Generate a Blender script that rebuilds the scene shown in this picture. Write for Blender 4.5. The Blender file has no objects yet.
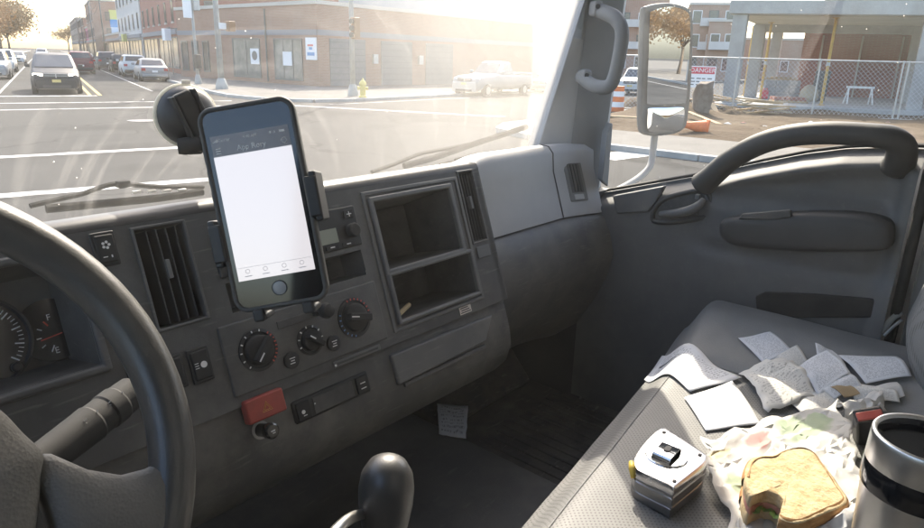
import bpy, bmesh, math, random
from mathutils import Vector, Matrix, noise
R = math.radians
random.seed(7)
sc = bpy.context.scene
col = sc.collection
LIFT = 2.0            # the scene is measured from the driver's eye; everything is raised 2 m at the end, so the road is z = 0
G = -2.0              # road level before the lift

# ------------------------------------------------------------------ camera
YAW, PITCH, ROLL, FPX, PW, PH = R(50.0), R(17.1), R(1.6), 667.0, 924.0, 528.0
cF = Vector((math.sin(YAW)*math.cos(PITCH), math.cos(YAW)*math.cos(PITCH), -math.sin(PITCH)))
_r = Vector((math.cos(YAW), -math.sin(YAW), 0)); _u = _r.cross(cF)
cR = _r*math.cos(ROLL)+_u*math.sin(ROLL); cU = -_r*math.sin(ROLL)+_u*math.cos(ROLL)
cd = bpy.data.cameras.new('camera'); cam = bpy.data.objects.new('camera', cd); col.objects.link(cam)
cam.matrix_world = Matrix(((cR.x, cU.x, -cF.x, 0), (cR.y, cU.y, -cF.y, 0), (cR.z, cU.z, -cF.z, 0), (0, 0, 0, 1)))
cd.sensor_fit = 'HORIZONTAL'; cd.sensor_width = 36.0; cd.lens = 36.0*FPX/PW
cd.clip_start = 0.02; cd.clip_end = 3000
sc.camera = cam

# ------------------------------------------------------------------ world, sun, exposure
SUN_AZ, SUN_EL = R(51.0), R(40.0)          # azimuth measured from truck forward (+Y) to the right
w = bpy.data.worlds.new('World'); sc.world = w; w.use_nodes = True
nt = w.node_tree; nt.nodes.clear()
sky = nt.nodes.new('ShaderNodeTexSky'); sky.sky_type = 'NISHITA'; sky.sun_disc = False
sky.sun_elevation = SUN_EL; sky.sun_rotation = SUN_AZ; sky.air_density = 1.0; sky.dust_density = 3.0; sky.ozone_density = 1.0
bg = nt.nodes.new('ShaderNodeBackground'); bg.inputs['Strength'].default_value = 0.15
wo = nt.nodes.new('ShaderNodeOutputWorld')
nt.links.new(sky.outputs[0], bg.inputs[0]); nt.links.new(bg.outputs[0], wo.inputs[0])
sd = bpy.data.lights.new('sun', 'SUN'); sd.energy = 2.2; sd.angle = R(0.55); sd.color = (1.0, 0.92, 0.80)
sun = bpy.data.objects.new('sun', sd); col.objects.link(sun)
sdir = Vector((math.sin(SUN_AZ)*math.cos(SUN_EL), math.cos(SUN_AZ)*math.cos(SUN_EL), math.sin(SUN_EL)))
sun.rotation_euler = sdir.to_track_quat('Z', 'Y').to_euler(); sun.location = sdir*60
vs = sc.view_settings
vs.view_transform = 'Standard'; vs.look = 'None'; vs.gamma = 1.0; vs.exposure = 2.03; vs.use_white_balance = True; vs.white_balance_temperature = 6750; vs.use_curve_mapping = False
cy = sc.cycles
cy.max_bounces = 10; cy.diffuse_bounces = 5; cy.glossy_bounces = 4; cy.transmission_bounces = 4; cy.transparent_max_bounces = 16; cy.volume_bounces = 0
cy.use_denoising = True; cy.sample_clamp_indirect = 6.0; cy.caustics_reflective = False; cy.caustics_refractive = False

# ------------------------------------------------------------------ helpers
def ray(px, py):
    return (cR*((px-PW/2)/FPX) - cU*((py-PH/2)/FPX) + cF).normalized()
def at(px, py, X=None, Y=None, Z=None, n=None, p=None):
    """where the sight line through a photo pixel meets a real surface (a wall, the ground, the seat...)"""
    d = ray(px, py)
    if X is not None: return d*(X/d.x)
    if Y is not None: return d*(Y/d.y)
    if Z is not None: return d*(Z/d.z)
    return d*(Vector(p).dot(n)/d.dot(n))
def sm(a, b, x):
    t = min(1, max(0, (x-a)/(b-a))) if b != a else (1 if x > a else 0)
    return t*t*(3-2*t)
def lerp_tab(tab, x):
    if x <= tab[0][0]: return tab[0][1]
    for (a, fa), (b, fb) in zip(tab, tab[1:]):
        if x <= b: return fa+(fb-fa)*(x-a)/(b-a)
    return tab[-1][1]
def catmull(P, n=6, closed=False):
    P = [Vector(p) for p in P]; out = []
    m = len(P); rng = range(m if closed else m-1)
    for i in rng:
        p1, p2 = P[i], P[(i+1) % m]
        p0 = P[(i-1) % m] if (closed or i > 0) else p1*2-p2
        p3 = P[(i+2) % m] if (closed or i+2 < m) else p2*2-p1
        for k in range(n):
            t = k/n
            out.append(0.5*((2*p1)+(p2-p0)*t+(2*p0-5*p1+4*p2-p3)*t*t+(3*p1-p0-3*p2+p3)*t**3))
    if not closed: out.append(P[-1])
    return out
def frame(o, x, y, z):
    return Matrix(((x[0], y[0], z[0], o[0]), (x[1], y[1], z[1], o[1]), (x[2], y[2], z[2], o[2]), (0, 0, 0, 1)))
def zrot(o, a): return Matrix.Translation(Vector(o)) @ Matrix.Rotation(a, 4, 'Z')

class MB:
    def __init__(s): s.v = []; s.f = []; s.uv = None
    def add(s, vs, fs, M=None):
        b = len(s.v)
        s.v += [(M @ Vector(p)) if M is not None else Vector(p) for p in vs]
        s.f += [tuple(i+b for i in f) for f in fs]; return s
    def box(s, c, d, M=None):
        x, y, z = c; a, b, e = d[0]/2, d[1]/2, d[2]/2
        return s.add([(x+i*a, y+j*b, z+k*e) for k in (-1, 1) for j in (-1, 1) for i in (-1, 1)],
                     [(0, 2, 3, 1), (4, 5, 7, 6), (0, 1, 5, 4), (2, 6, 7, 3), (0, 4, 6, 2), (1, 3, 7, 5)], M)
    def bb(s, x0, x1, y0, y1, z0, z1, M=None):
        return s.box(((x0+x1)/2, (y0+y1)/2, (z0+z1)/2), (abs(x1-x0), abs(y1-y0), abs(z1-z0)), M)
    def prism(s, poly, z0, z1, M=None):
        n = len(poly)
        return s.add([(p[0], p[1], z0) for p in poly]+[(p[0], p[1], z1) for p in poly],
                     [tuple(range(n))[::-1], tuple(range(n, 2*n))]+[(i, (i+1) % n, n+(i+1) % n, n+i) for i in range(n)], M)
    def tube(s, pts, r, n=8, M=None, closed=False, caps=True, flat=1.0, up=None):
        P = [Vector(p) for p in pts]; m = len(P); rs = r if isinstance(r, (list, tuple)) else [r]*m
        V = []; ref = Vector(up) if up else None
        for i, p in enumerate(P):
            t = (P[(i+1) % m]-P[i-1]) if (closed or 0 < i < m-1) else (P[1]-P[0] if i == 0 else P[-1]-P[-2])
            t = t.normalized() if t.length > 1e-9 else Vector((0, 0, 1))
            if ref is None: ref = Vector((0, 0, 1)) if abs(t.z) < 0.9 else Vector((1, 0, 0))
            a = (ref-t*ref.dot(t)); a = a.normalized() if a.length > 1e-6 else t.orthogonal().normalized()
            if not up: ref = a
            b = t.cross(a)
            V += [p+(a*math.cos(2*math.pi*k/n)*flat+b*math.sin(2*math.pi*k/n))*rs[i] for k in range(n)]
        F = [(i*n+k, i*n+(k+1) % n, ((i+1) % m)*n+(k+1) % n, ((i+1) % m)*n+k) for i in range(m if closed else m-1) for k in range(n)]
        if caps and not closed: F += [tuple(range(n))[::-1], tuple(range((m-1)*n, m*n))]
        return s.add(V, F, M)
    def lathe(s, prof, n=24, M=None, caps=True):
        V = [(r*math.cos(2*math.pi*k/n), r*math.sin(2*math.pi*k/n), z) for r, z in prof for k in range(n)]
        F = [(i*n+k, i*n+(k+1) % n, (i+1)*n+(k+1) % n, (i+1)*n+k) for i in range(len(prof)-1) for k in range(n)]
        if caps: F += [tuple(range(n))[::-1], tuple(range((len(prof)-1)*n, len(prof)*n))]
        return s.add(V, F, M)
    def grid(s, fn, nu, nv, cu=False, cv=False):
        V = [fn(i/(nu if cu else nu-1), j/(nv if cv else nv-1)) for j in range(nv) for i in range(nu)]
        F = [(j*nu+i, j*nu+(i+1) % nu, ((j+1) % nv)*nu+(i+1) % nu, ((j+1) % nv)*nu+i)
             for j in range(nv if cv else nv-1) for i in range(nu if cu else nu-1)]
        return s.add(V, F)
    def loft(s, rings, caps=True, M=None, closed=True):
        n = len(rings[0]); V = [p for r in rings for p in r]
        F = [(i*n+k, i*n+(k+1) % n, (i+1)*n+(k+1) % n, (i+1)*n+k) for i in range(len(rings)-1) for k in range(n if closed else n-1)]
        if caps: F += [tuple(range(n))[::-1], tuple(range((len(rings)-1)*n, len(rings)*n))]
        return s.add(V, F, M)
    def text(s, txt, size, M, depth=0.0):
        cu = bpy.data.curves.new('t', 'FONT'); cu.body = txt; cu.size = size; cu.align_x = 'CENTER'; cu.align_y = 'CENTER'; cu.extrude = depth; cu.resolution_u = 2
        o = bpy.data.objects.new('t', cu); me = o.to_mesh()
        s.add([v.co for v in me.vertices], [tuple(p.vertices) for p in me.polygons], M)
        o.to_mesh_clear(); bpy.data.objects.remove(o); bpy.data.curves.remove(cu); return s
    def build(s, name, mat, parent=None, smooth=False, bevel=0, seg=2, sub=0, solid=0, local=False, ang=35, fix=True):
        me = bpy.data.meshes.new(name)
        off = Vector((0, 0, 0)) if (local or parent is None) else WL.get(parent.name, Vector((0, 0, 0)))
        me.from_pydata([tuple(p-off) for p in s.v], [], s.f)
        if fix:
            bm = bmesh.new(); bm.from_mesh(me); bmesh.ops.recalc_face_normals(bm, faces=bm.faces); bm.to_mesh(me); bm.free()
        me.validate()
        if isinstance(mat, str): mat = M_[mat]
        me.materials.append(mat)
        o = bpy.data.objects.new(name, me); col.objects.link(o)
        if parent is not None: o.parent = parent; WL[o.name] = off
        if smooth:
            me.polygons.foreach_set('use_smooth', [True]*len(me.polygons))
            if smooth != 'all': me.set_sharp_from_angle(angle=R(ang))
        if solid: m = o.modifiers.new('s', 'SOLIDIFY'); m.thickness = solid; m.offset = 0
        if bevel: m = o.modifiers.new('b', 'BEVEL'); m.width = bevel; m.segments = seg; m.limit_method = 'ANGLE'; m.angle_limit = R(40); m.harden_normals = True
        if sub: m = o.modifiers.new('u', 'SUBSURF'); m.levels = m.render_levels = sub
        if bevel and not smooth:
            me.polygons.foreach_set('use_smooth', [True]*len(me.polygons)); me.set_sharp_from_angle(angle=R(180))
        return o
WL = {}
def thing(name, label, cat, loc=(0, 0, 0), group=None, rz=0.0):
    o = bpy.data.objects.new(name, None); col.objects.link(o); o.location = loc; o.rotation_euler.z = rz
    o.empty_display_size = 0.1; WL[o.name] = Vector(loc)
    return tag(o, label, cat, group)
def tag(o, label=None, cat=None, group=None, kind=None):
    if label: o['label'] = label
    if cat: o['category'] = cat
    if group: o['group'] = group
    if kind: o['kind'] = kind
    return o
def copy_tree(o, parent=None):
    c = o.copy(); col.objects.link(c); c.parent = parent
    for ch in list(o.children): copy_tree(ch, c)
    return c

# ------------------------------------------------------------------ materials
M_ = {}
def mat(name, c, rough=0.6, metal=0.0, c2=None, nscale=8.0, ndet=6.0, bump=0.0, bscale=120.0, spec=0.5, emit=None, estr=0.0, coat=0.0, lo=0.35, hi=0.65, btype='noise', trans=0.0, alpha=1.0, sheen=0.0, coord='Object', wear=0.0):
    m = bpy.data.materials.new(name); m.use_nodes = True; t = m.node_tree; n = t.nodes; L = t.links
    b = n['Principled BSDF']; M_[name] = m
    b.inputs['Base Color'].default_value = (*c, 1); b.inputs['Roughness'].default_value = rough; b.inputs['Metallic'].default_value = metal
    b.inputs['Specular IOR Level'].default_value = spec; b.inputs['Coat Weight'].default_value = coat; b.inputs['Coat Roughness'].default_value = 0.08
    b.inputs['Transmission Weight'].default_value = trans; b.inputs['Alpha'].default_value = alpha
    if emit: b.inputs['Emission Color'].default_value = (*emit, 1); b.inputs['Emission Strength'].default_value = estr
    tc = n.new('ShaderNodeTexCoord')
    if c2 is not None:
        nz = n.new('ShaderNodeTexNoise'); nz.inputs['Scale'].default_value = nscale; nz.inputs['Detail'].default_value = ndet; nz.inputs['Roughness'].default_value = 0.62
        L.new(tc.outputs[coord], nz.inputs['Vector'])
        mr = n.new('ShaderNodeMapRange'); mr.inputs['From Min'].default_value = lo; mr.inputs['From Max'].default_value = hi; L.new(nz.outputs['Fac'], mr.inputs['Value'])
        mx = n.new('ShaderNodeMix'); mx.data_type = 'RGBA'; mx.inputs['A'].default_value = (*c, 1); mx.inputs['B'].default_value = (*c2, 1)
        L.new(mr.outputs[0], mx.inputs['Factor']); L.new(mx.outputs['Result'], b.inputs['Base Color'])
        rr = n.new('ShaderNodeMapRange'); rr.inputs['To Min'].default_value = rough; rr.inputs['To Max'].default_value = min(1, rough+0.18)
        L.new(nz.outputs['Fac'], rr.inputs['Value']); L.new(rr.outputs[0], b.inputs['Roughness'])
        m['mix'] = mx.name
        if wear:     # rubbed streaks and settled dust
            mp = n.new('ShaderNodeMapping'); mp.inputs['Scale'].default_value = (6.0, 30.0, 55.0); mp.inputs['Rotation'].default_value = (0.2, 0.35, 0.1); L.new(tc.outputs[coord], mp.inputs[0])
            wz = n.new('ShaderNodeTexNoise'); wz.inputs['Scale'].default_value = 3.2; wz.inputs['Detail'].default_value = 5; L.new(mp.outputs[0], wz.inputs['Vector'])
            wr = n.new('ShaderNodeMapRange'); wr.inputs['From Min'].default_value = 0.60; wr.inputs['From Max'].default_value = 0.78; wr.inputs['To Max'].default_value = wear; L.new(wz.outputs['Fac'], wr.inputs['Value'])
            bl = n.new('ShaderNodeTexNoise'); bl.inputs['Scale'].default_value = 4.5; bl.inputs['Detail'].default_value = 9; bl.inputs['Roughness'].default_value = 0.7; L.new(tc.outputs[coord], bl.inputs['Vector'])
            br_ = n.new('ShaderNodeMapRange'); br_.inputs['From Min'].default_value = 0.48; br_.inputs['From Max'].default_value = 0.72; br_.inputs['To Max'].default_value = wear*0.9; L.new(bl.outputs['Fac'], br_.inputs['Value'])
            mw = n.new('ShaderNodeMix'); mw.data_type = 'RGBA'; mw.inputs['B'].default_value = (0.25, 0.24, 0.22, 1); L.new(mx.outputs['Result'], mw.inputs['A'])
            L.new(math_n(t, 'MAXIMUM', wr.outputs[0], br_.outputs[0]), mw.inputs['Factor']); L.new(mw.outputs['Result'], b.inputs['Base Color'])
    if bump:
        if btype == 'voro':
            bz = n.new('ShaderNodeTexVoronoi'); bz.inputs['Scale'].default_value = bscale; out = bz.outputs['Distance']
        else:
            bz = n.new('ShaderNodeTexNoise'); bz.inputs['Scale'].default_value = bscale; bz.inputs['Detail'].default_value = 4; out = bz.outputs['Fac']
        L.new(tc.outputs[coord], bz.inputs['Vector'])
        bp = n.new('ShaderNodeBump'); bp.inputs['Strength'].default_value = bump; bp.inputs['Distance'].default_value = 0.4/bscale
        L.new(out, bp.inputs['Height']); L.new(bp.outputs[0], b.inputs['Normal'])
    return m
def math_n(t, op, a, b=None):
    x = t.nodes.new('ShaderNodeMath'); x.operation = op
    for i, v in enumerate((a, b)):
        if v is None: continue
        if hasattr(v, 'links') or hasattr(v, 'is_output'): t.links.new(v, x.inputs[i])
        else: x.inputs[i].default_value = v
    return x.outputs[0]

# cab interior
mat('dash', (0.068, 0.069, 0.069), 0.50, c2=(0.105, 0.102, 0.097), nscale=7, bump=0.35, bscale=700, wear=0.5)
mat('dash_panel', (0.105, 0.106, 0.107), 0.46, c2=(0.15, 0.147, 0.14), nscale=6, bump=0.3, bscale=800, wear=0.5)
mat('glove', (0.345, 0.34, 0.335), 0.42, c2=(0.39, 0.383, 0.375), nscale=9, bump=0.25, bscale=600)  # lid colour paler than the dash, carrying the light that falls through the windshield
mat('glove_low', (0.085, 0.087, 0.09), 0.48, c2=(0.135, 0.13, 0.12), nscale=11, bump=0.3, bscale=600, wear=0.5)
mat('lower_dash', (0.075, 0.076, 0.075), 0.5, c2=(0.13, 0.124, 0.112), nscale=9, bump=0.3, bscale=700, wear=0.5)
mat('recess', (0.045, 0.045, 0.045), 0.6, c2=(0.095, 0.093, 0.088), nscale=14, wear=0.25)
mat('black_plastic', (0.018, 0.018, 0.019), 0.38, c2=(0.03, 0.03, 0.03), nscale=20)
mat('gloss_black', (0.010, 0.010, 0.011), 0.12, spec=0.6)
mat('rubber', (0.016, 0.016, 0.016), 0.7, c2=(0.035, 0.034, 0.032), nscale=18)
mat('wheel_leather', (0.042, 0.041, 0.040), 0.30, c2=(0.062, 0.06, 0.056), nscale=24, bump=0.3, bscale=650, spec=0.7)
mat('wheel_pad', (0.13, 0.126, 0.115), 0.46, c2=(0.17, 0.165, 0.15), nscale=12, bump=0.35, bscale=420, btype='voro')
mat('pillar', (0.38, 0.385, 0.39), 0.55, c2=(0.42, 0.42, 0.415), nscale=9, bump=0.2, bscale=700)
mat('pillar_dark', (0.22, 0.222, 0.225), 0.6, c2=(0.26, 0.26, 0.255), nscale=9)
mat('door_trim', (0.095, 0.097, 0.10), 0.5, c2=(0.12, 0.121, 0.121), nscale=8, bump=0.3, bscale=650, wear=0.22)
mat('door_dark', (0.036, 0.037, 0.039), 0.5, c2=(0.052, 0.052, 0.052), nscale=8, bump=0.3, bscale=650)
mat('headliner', (0.70, 0.69, 0.67), 0.9, c2=(0.74, 0.73, 0.71), nscale=40)
mat('floor_rubber', (0.045, 0.046, 0.047), 0.62, c2=(0.11, 0.10, 0.085), nscale=14, lo=0.42, hi=0.75, bump=0.4, bscale=260, wear=0.5)
mat('engine_cover', (0.06, 0.062, 0.064), 0.55, c2=(0.10, 0.096, 0.09), nscale=12, lo=0.4, hi=0.8, bump=0.3, bscale=300, wear=0.25)
mat('chrome', (0.80, 0.80, 0.81), 0.10, metal=1.0)
mat('tape_metal', (0.50, 0.50, 0.51), 0.16, metal=1.0, c2=(0.58, 0.58, 0.59), nscale=60)
mat('steel', (0.62, 0.61, 0.59), 0.24, metal=1.0, c2=(0.70, 0.69, 0.67), nscale=30)
mat('white_print', (0.75, 0.75, 0.73), 0.6)
mat('amber_print', (0.75, 0.42, 0.12), 0.6)
mat('red_print', (0.62, 0.10, 0.07), 0.5)
mat('blue_print', (0.16, 0.30, 0.55), 0.5)
mat('red_switch', (0.42, 0.075, 0.055), 0.42, c2=(0.34, 0.07, 0.055), nscale=40)
mat('lcd', (0.30, 0.32, 0.27), 0.25)
mat('white_paint', (0.78, 0.78, 0.76), 0.3, c2=(0.70, 0.69, 0.66), nscale=5, coat=0.3)
mat('label', (0.68, 0.62, 0.55), 0.6)
mat('wood_pencil', (0.62, 0.48, 0.26), 0.6)

mat('mirror_shell', (0.13, 0.13, 0.128), 0.45)
mat('wiper_black', (0.012, 0.012, 0.012), 0.8, spec=0.1)
def seat_material():
    m = mat('seat', (0.21, 0.21, 0.206), 0.5, c2=(0.27, 0.264, 0.25), nscale=7, lo=0.3, hi=0.75)
    t = m.node_tree; n = t.nodes; L = t.links; b = n['Principled BSDF']
    tc = n.new('ShaderNodeTexCoord'); mp = n.new('ShaderNodeMapping'); mp.inputs['Rotation'].default_value[2] = R(45); L.new(tc.outputs['Object'], mp.inputs[0])
    sx = n.new('ShaderNodeSeparateXYZ'); L.new(mp.outputs[0], sx.inputs[0])
    k = 2*math.pi/0.0052
    a = math_n(t, 'COSINE', math_n(t, 'MULTIPLY', sx.outputs[0], k)); c = math_n(t, 'COSINE', math_n(t, 'MULTIPLY', sx.outputs[1], k))
    s_ = math_n(t, 'ADD', a, c)
    mr = n.new('ShaderNodeMapRange'); mr.inputs['From Min'].default_value = 0.75; mr.inputs['From Max'].default_value = 1.5; L.new(s_, mr.inputs['Value'])
    mx = n.new('ShaderNodeMix'); mx.data_type = 'RGBA'; mx.inputs['B'].default_value = (0.035, 0.035, 0.035, 1)
    L.new(n[m['mix']].outputs['Result'], mx.inputs['A']); L.new(math_n(t, 'MULTIPLY', mr.outputs[0], 0.55), mx.inputs['Factor']); L.new(mx.outputs['Result'], b.inputs['Base Color'])
    bp = n.new('ShaderNodeBump'); bp.inputs['Strength'].default_value = 0.5; bp.inputs['Distance'].default_value = 0.001; bp.invert = True
    L.new(mr.outputs[0], bp.inputs['Height']); L.new(bp.outputs[0], b.inputs['Normal'])
seat_material()
mat('seat_side', (0.20, 0.202, 0.202), 0.48, c2=(0.25, 0.25, 0.245), nscale=9, wear=0.2, bump=0.35, bscale=420, btype='voro')
mat('seam', (0.20, 0.20, 0.195), 0.7)

def glass_mat(name, tint, gl, rough=0.0, dust=None, arcs=None):
    m = bpy.data.materials.new(name); m.use_nodes = True; t = m.node_tree; n = t.nodes; L = t.links; n.clear(); M_[name] = m
    o = n.new('ShaderNodeOutputMaterial'); tr = n.new('ShaderNodeBsdfTransparent'); tr.inputs[0].default_value = (*tint, 1)
    g = n.new('ShaderNodeBsdfGlossy'); g.inputs['Roughness'].default_value = rough; g.inputs[0].default_value = (1, 1, 1, 1)
    mx = n.new('ShaderNodeMixShader'); mx.inputs[0].default_value = gl; L.new(tr.outputs[0], mx.inputs[1]); L.new(g.outputs[0], mx.inputs[2])
    last = mx.outputs[0]
    if dust:      # specks and wiper smears of grime on the pane: thin, lit through from outside
        tc = n.new('ShaderNodeTexCoord')
        vo = n.new('ShaderNodeTexVoronoi'); vo.inputs['Scale'].default_value = 75; L.new(tc.outputs['Object'], vo.inputs['Vector'])
        a = n.new('ShaderNodeMapRange'); a.inputs['From Min'].default_value = 0.10; a.inputs['From Max'].default_value = 0.04; L.new(vo.outputs['Distance'], a.inputs['Value'])
        wn = n.new('ShaderNodeTexWhiteNoise'); L.new(vo.outputs['Position'], wn.inputs['Vector'])
        spk = math_n(t, 'MULTIPLY', a.outputs[0], math_n(t, 'GREATER_THAN', wn.outputs['Value'], 0.80))
        nz = n.new('ShaderNodeTexNoise'); nz.inputs['Scale'].default_value = 5; nz.inputs['Detail'].default_value = 7; L.new(tc.outputs['Object'], nz.inputs['Vector'])
        nr = n.new('ShaderNodeMapRange'); nr.inputs['From Min'].default_value = 0.35; nr.inputs['From Max'].default_value = 0.75; nr.inputs['To Min'].default_value = dust*0.6; nr.inputs['To Max'].default_value = dust*1.5
        L.new(nz.outputs['Fac'], nr.inputs['Value'])
        tl = n.new('ShaderNodeBsdfTranslucent'); tl.inputs[0].default_value = (0.85, 0.82, 0.74, 1)
        f = math_n(t, 'ADD', nr.outputs[0], math_n(t, 'MULTIPLY', spk, 0.5))
        if arcs:   # smears left by the wiper, round its pivot, and the unwiped rim beyond
            sx = n.new('ShaderNodeSeparateXYZ'); L.new(tc.outputs['Object'], sx.inputs[0])
            dx = math_n(t, 'SUBTRACT', sx.outputs[0], arcs[0]); dz = math_n(t, 'SUBTRACT', sx.outputs[2], arcs[1])
            rr_ = math_n(t, 'SQRT', math_n(t, 'ADD', math_n(t, 'MULTIPLY', dx, dx), math_n(t, 'MULTIPLY', dz, dz))); an = math_n(t, 'ARCTAN2', dz, dx)
            cb = n.new('ShaderNodeCombineXYZ'); L.new(math_n(t, 'MULTIPLY', rr_, 60.0), cb.inputs[0]); L.new(math_n(t, 'MULTIPLY', an, 1.6), cb.inputs[1])
            sn = n.new('ShaderNodeTexNoise'); sn.inputs['Scale'].default_value = 1.0; sn.inputs['Detail'].default_value = 4; L.new(cb.outputs[0], sn.inputs['Vector'])
            s1 = n.new('ShaderNodeMapRange'); s1.inputs['From Min'].default_value = 0.55; s1.inputs['From Max'].default_value = 0.80; s1.inputs['To Max'].default_value = 0.075; L.new(sn.outputs['Fac'], s1.inputs['Value'])
            rm = n.new('ShaderNodeMapRange'); rm.inputs['From Min'].default_value = arcs[2]; rm.inputs['From Max'].default_value = arcs[2]+0.006; rm.inputs['To Max'].default_value = 0.10; L.new(rr_, rm.inputs['Value'])
            f = math_n(t, 'ADD', f, math_n(t, 'ADD', s1.outputs[0], rm.outputs[0]))
        m2 = n.new('ShaderNodeMixShader'); L.new(f, m2.inputs[0]); L.new(last, m2.inputs[1]); L.new(tl.outputs[0], m2.inputs[2]); last = m2.outputs[0]
    L.new(last, o.inputs['Surface']); return m
glass_mat('windshield_glass', (0.97, 0.98, 0.97), 0.03, dust=0.02, arcs=(0.08, 0.60, 0.715))
def film_mat():        # windshield dust film, put in to scatter the sun into a glare veil
    m = bpy.data.materials.new('dust_glare_film'); m.use_nodes = True; t = m.node_tree; n = t.nodes; n.clear(); M_['dust_glare_film'] = m
    o = n.new('ShaderNodeOutputMaterial'); v = n.new('ShaderNodeVolumeScatter'); v.inputs['Color'].default_value = (1.0, 0.965, 0.90, 1)
    v.inputs['Anisotropy'].default_value = 0.78
    tc = n.new('ShaderNodeTexCoord'); sx = n.new('ShaderNodeSeparateXYZ'); t.links.new(tc.outputs['Object'], sx.inputs[0])   # denser towards the far side to place the glare there
    mr = n.new('ShaderNodeMapRange'); mr.interpolation_type = 'SMOOTHSTEP'; mr.inputs['From Min'].default_value = 0.05; mr.inputs['From Max'].default_value = 0.62; mr.inputs['To Min'].default_value = 7.0; mr.inputs['To Max'].default_value = 42.0
    t.links.new(sx.outputs[0], mr.inputs['Value']); t.links.new(mr.outputs[0], v.inputs['Density']); t.links.new(v.outputs[0], o.inputs['Volume'])
film_mat()
glass_mat('door_glass', (0.95, 0.97, 0.955), 0.05, dust=0.02)

def paper_mat(name, paper, ink, rows=26.0, tone=1.0):
    m = mat(name, paper, 0.75)
    t = m.node_tree; n = t.nodes; L = t.links; b = n['Principled BSDF']
    uv = n.new('ShaderNodeUVMap'); uv.uv_map = 'UVMap'; sx = n.new('ShaderNodeSeparateXYZ'); L.new(uv.outputs[0], sx.inputs[0])
    u, v = sx.outputs[0], sx.outputs[1]
    r = math_n(t, 'MULTIPLY', v, rows); row = math_n(t, 'FLOOR', r); fr = math_n(t, 'FRACT', r)
    band = math_n(t, 'MULTIPLY', math_n(t, 'GREATER_THAN', fr, 0.3), math_n(t, 'LESS_THAN', fr, 0.75))
    cb = n.new('ShaderNodeCombineXYZ'); L.new(math_n(t, 'MULTIPLY', u, 34.0), cb.inputs[0]); L.new(math_n(t, 'MULTIPLY', row, 3.7), cb.inputs[1])
    nz = n.new('ShaderNodeTexNoise'); nz.inputs['Scale'].default_value = 1.0; nz.inputs['Detail'].default_value = 1; L.new(cb.outputs[0], nz.inputs['Vector'])
    word = math_n(t, 'GREATER_THAN', nz.outputs['Fac'], 0.5)
    mg = math_n(t, 'MULTIPLY', math_n(t, 'MULTIPLY', math_n(t, 'GREATER_THAN', u, 0.1), math_n(t, 'LESS_THAN', u, 0.9)), math_n(t, 'MULTIPLY', math_n(t, 'GREATER_THAN', v, 0.07), math_n(t, 'LESS_THAN', v, 0.92)))
    f = math_n(t, 'MULTIPLY', math_n(t, 'MULTIPLY', band, word), mg)
    cr = n.new('ShaderNodeTexNoise'); cr.inputs['Scale'].default_value = 60; cr.inputs['Detail'].default_value = 3; L.new(uv.outputs[0], cr.inputs['Vector'])
    f = math_n(t, 'MULTIPLY', f, math_n(t, 'ADD', math_n(t, 'MULTIPLY', cr.outputs['Fac'], 0.8), 0.15))
    mx = n.new('ShaderNodeMix'); mx.data_type = 'RGBA'; mx.inputs['A'].default_value = (*paper, 1); mx.inputs['B'].default_value = (*ink, 1)
    L.new(math_n(t, 'MULTIPLY', f, tone), mx.inputs['Factor']); L.new(mx.outputs['Result'], b.inputs['Base Color'])
    return m
paper_mat('receipt_white', (0.76, 0.765, 0.785), (0.05, 0.05, 0.07), rows=34, tone=0.85)
paper_mat('receipt_cream', (0.74, 0.72, 0.675), (0.09, 0.085, 0.08), rows=22, tone=0.7)
paper_mat('receipt_grey', (0.62, 0.63, 0.66), (0.12, 0.12, 0.14), rows=10)
mat('napkin', (0.74, 0.72, 0.69), 0.85, bump=0.3, bscale=90)
mat('bread', (0.40, 0.27, 0.12), 0.85, c2=(0.57, 0.45, 0.27), nscale=60, lo=0.30, hi=0.58, bump=1.0, bscale=190)
mat('crust', (0.30, 0.14, 0.045), 0.65, c2=(0.42, 0.23, 0.085), nscale=60, bump=0.5, bscale=300)
mat('crumb', (0.72, 0.60, 0.38), 0.85, bump=0.9, bscale=260)
mat('filling', (0.52, 0.20, 0.15), 0.5, c2=(0.62, 0.32, 0.24), nscale=80, bump=0.5, bscale=200)
mat('lettuce', (0.20, 0.34, 0.09), 0.5)
mat('tape_side', (0.24, 0.24, 0.245), 0.30, metal=0.9)
mat('tape_yellow', (0.70, 0.50, 0.08), 0.5)
mat('phone_case', (0.055, 0.053, 0.050), 0.45, c2=(0.075, 0.072, 0.066), nscale=30)
mat('screen_white', (0.05, 0.05, 0.05), 0.10, spec=0.8, emit=(0.95, 0.93, 1.0), estr=0.195)
mat('screen_grey', (0.05, 0.05, 0.055), 0.2, emit=(0.25, 0.25, 0.27), estr=0.05)
mat('icon_grey', (0.45, 0.45, 0.48), 0.4)
mat('clear_rubber', (0.70, 0.68, 0.60), 0.4)
mat('phone_glass', (0.012, 0.012, 0.013), 0.06, spec=0.6)
mat('home_grey', (0.30, 0.30, 0.30), 0.3)

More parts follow.
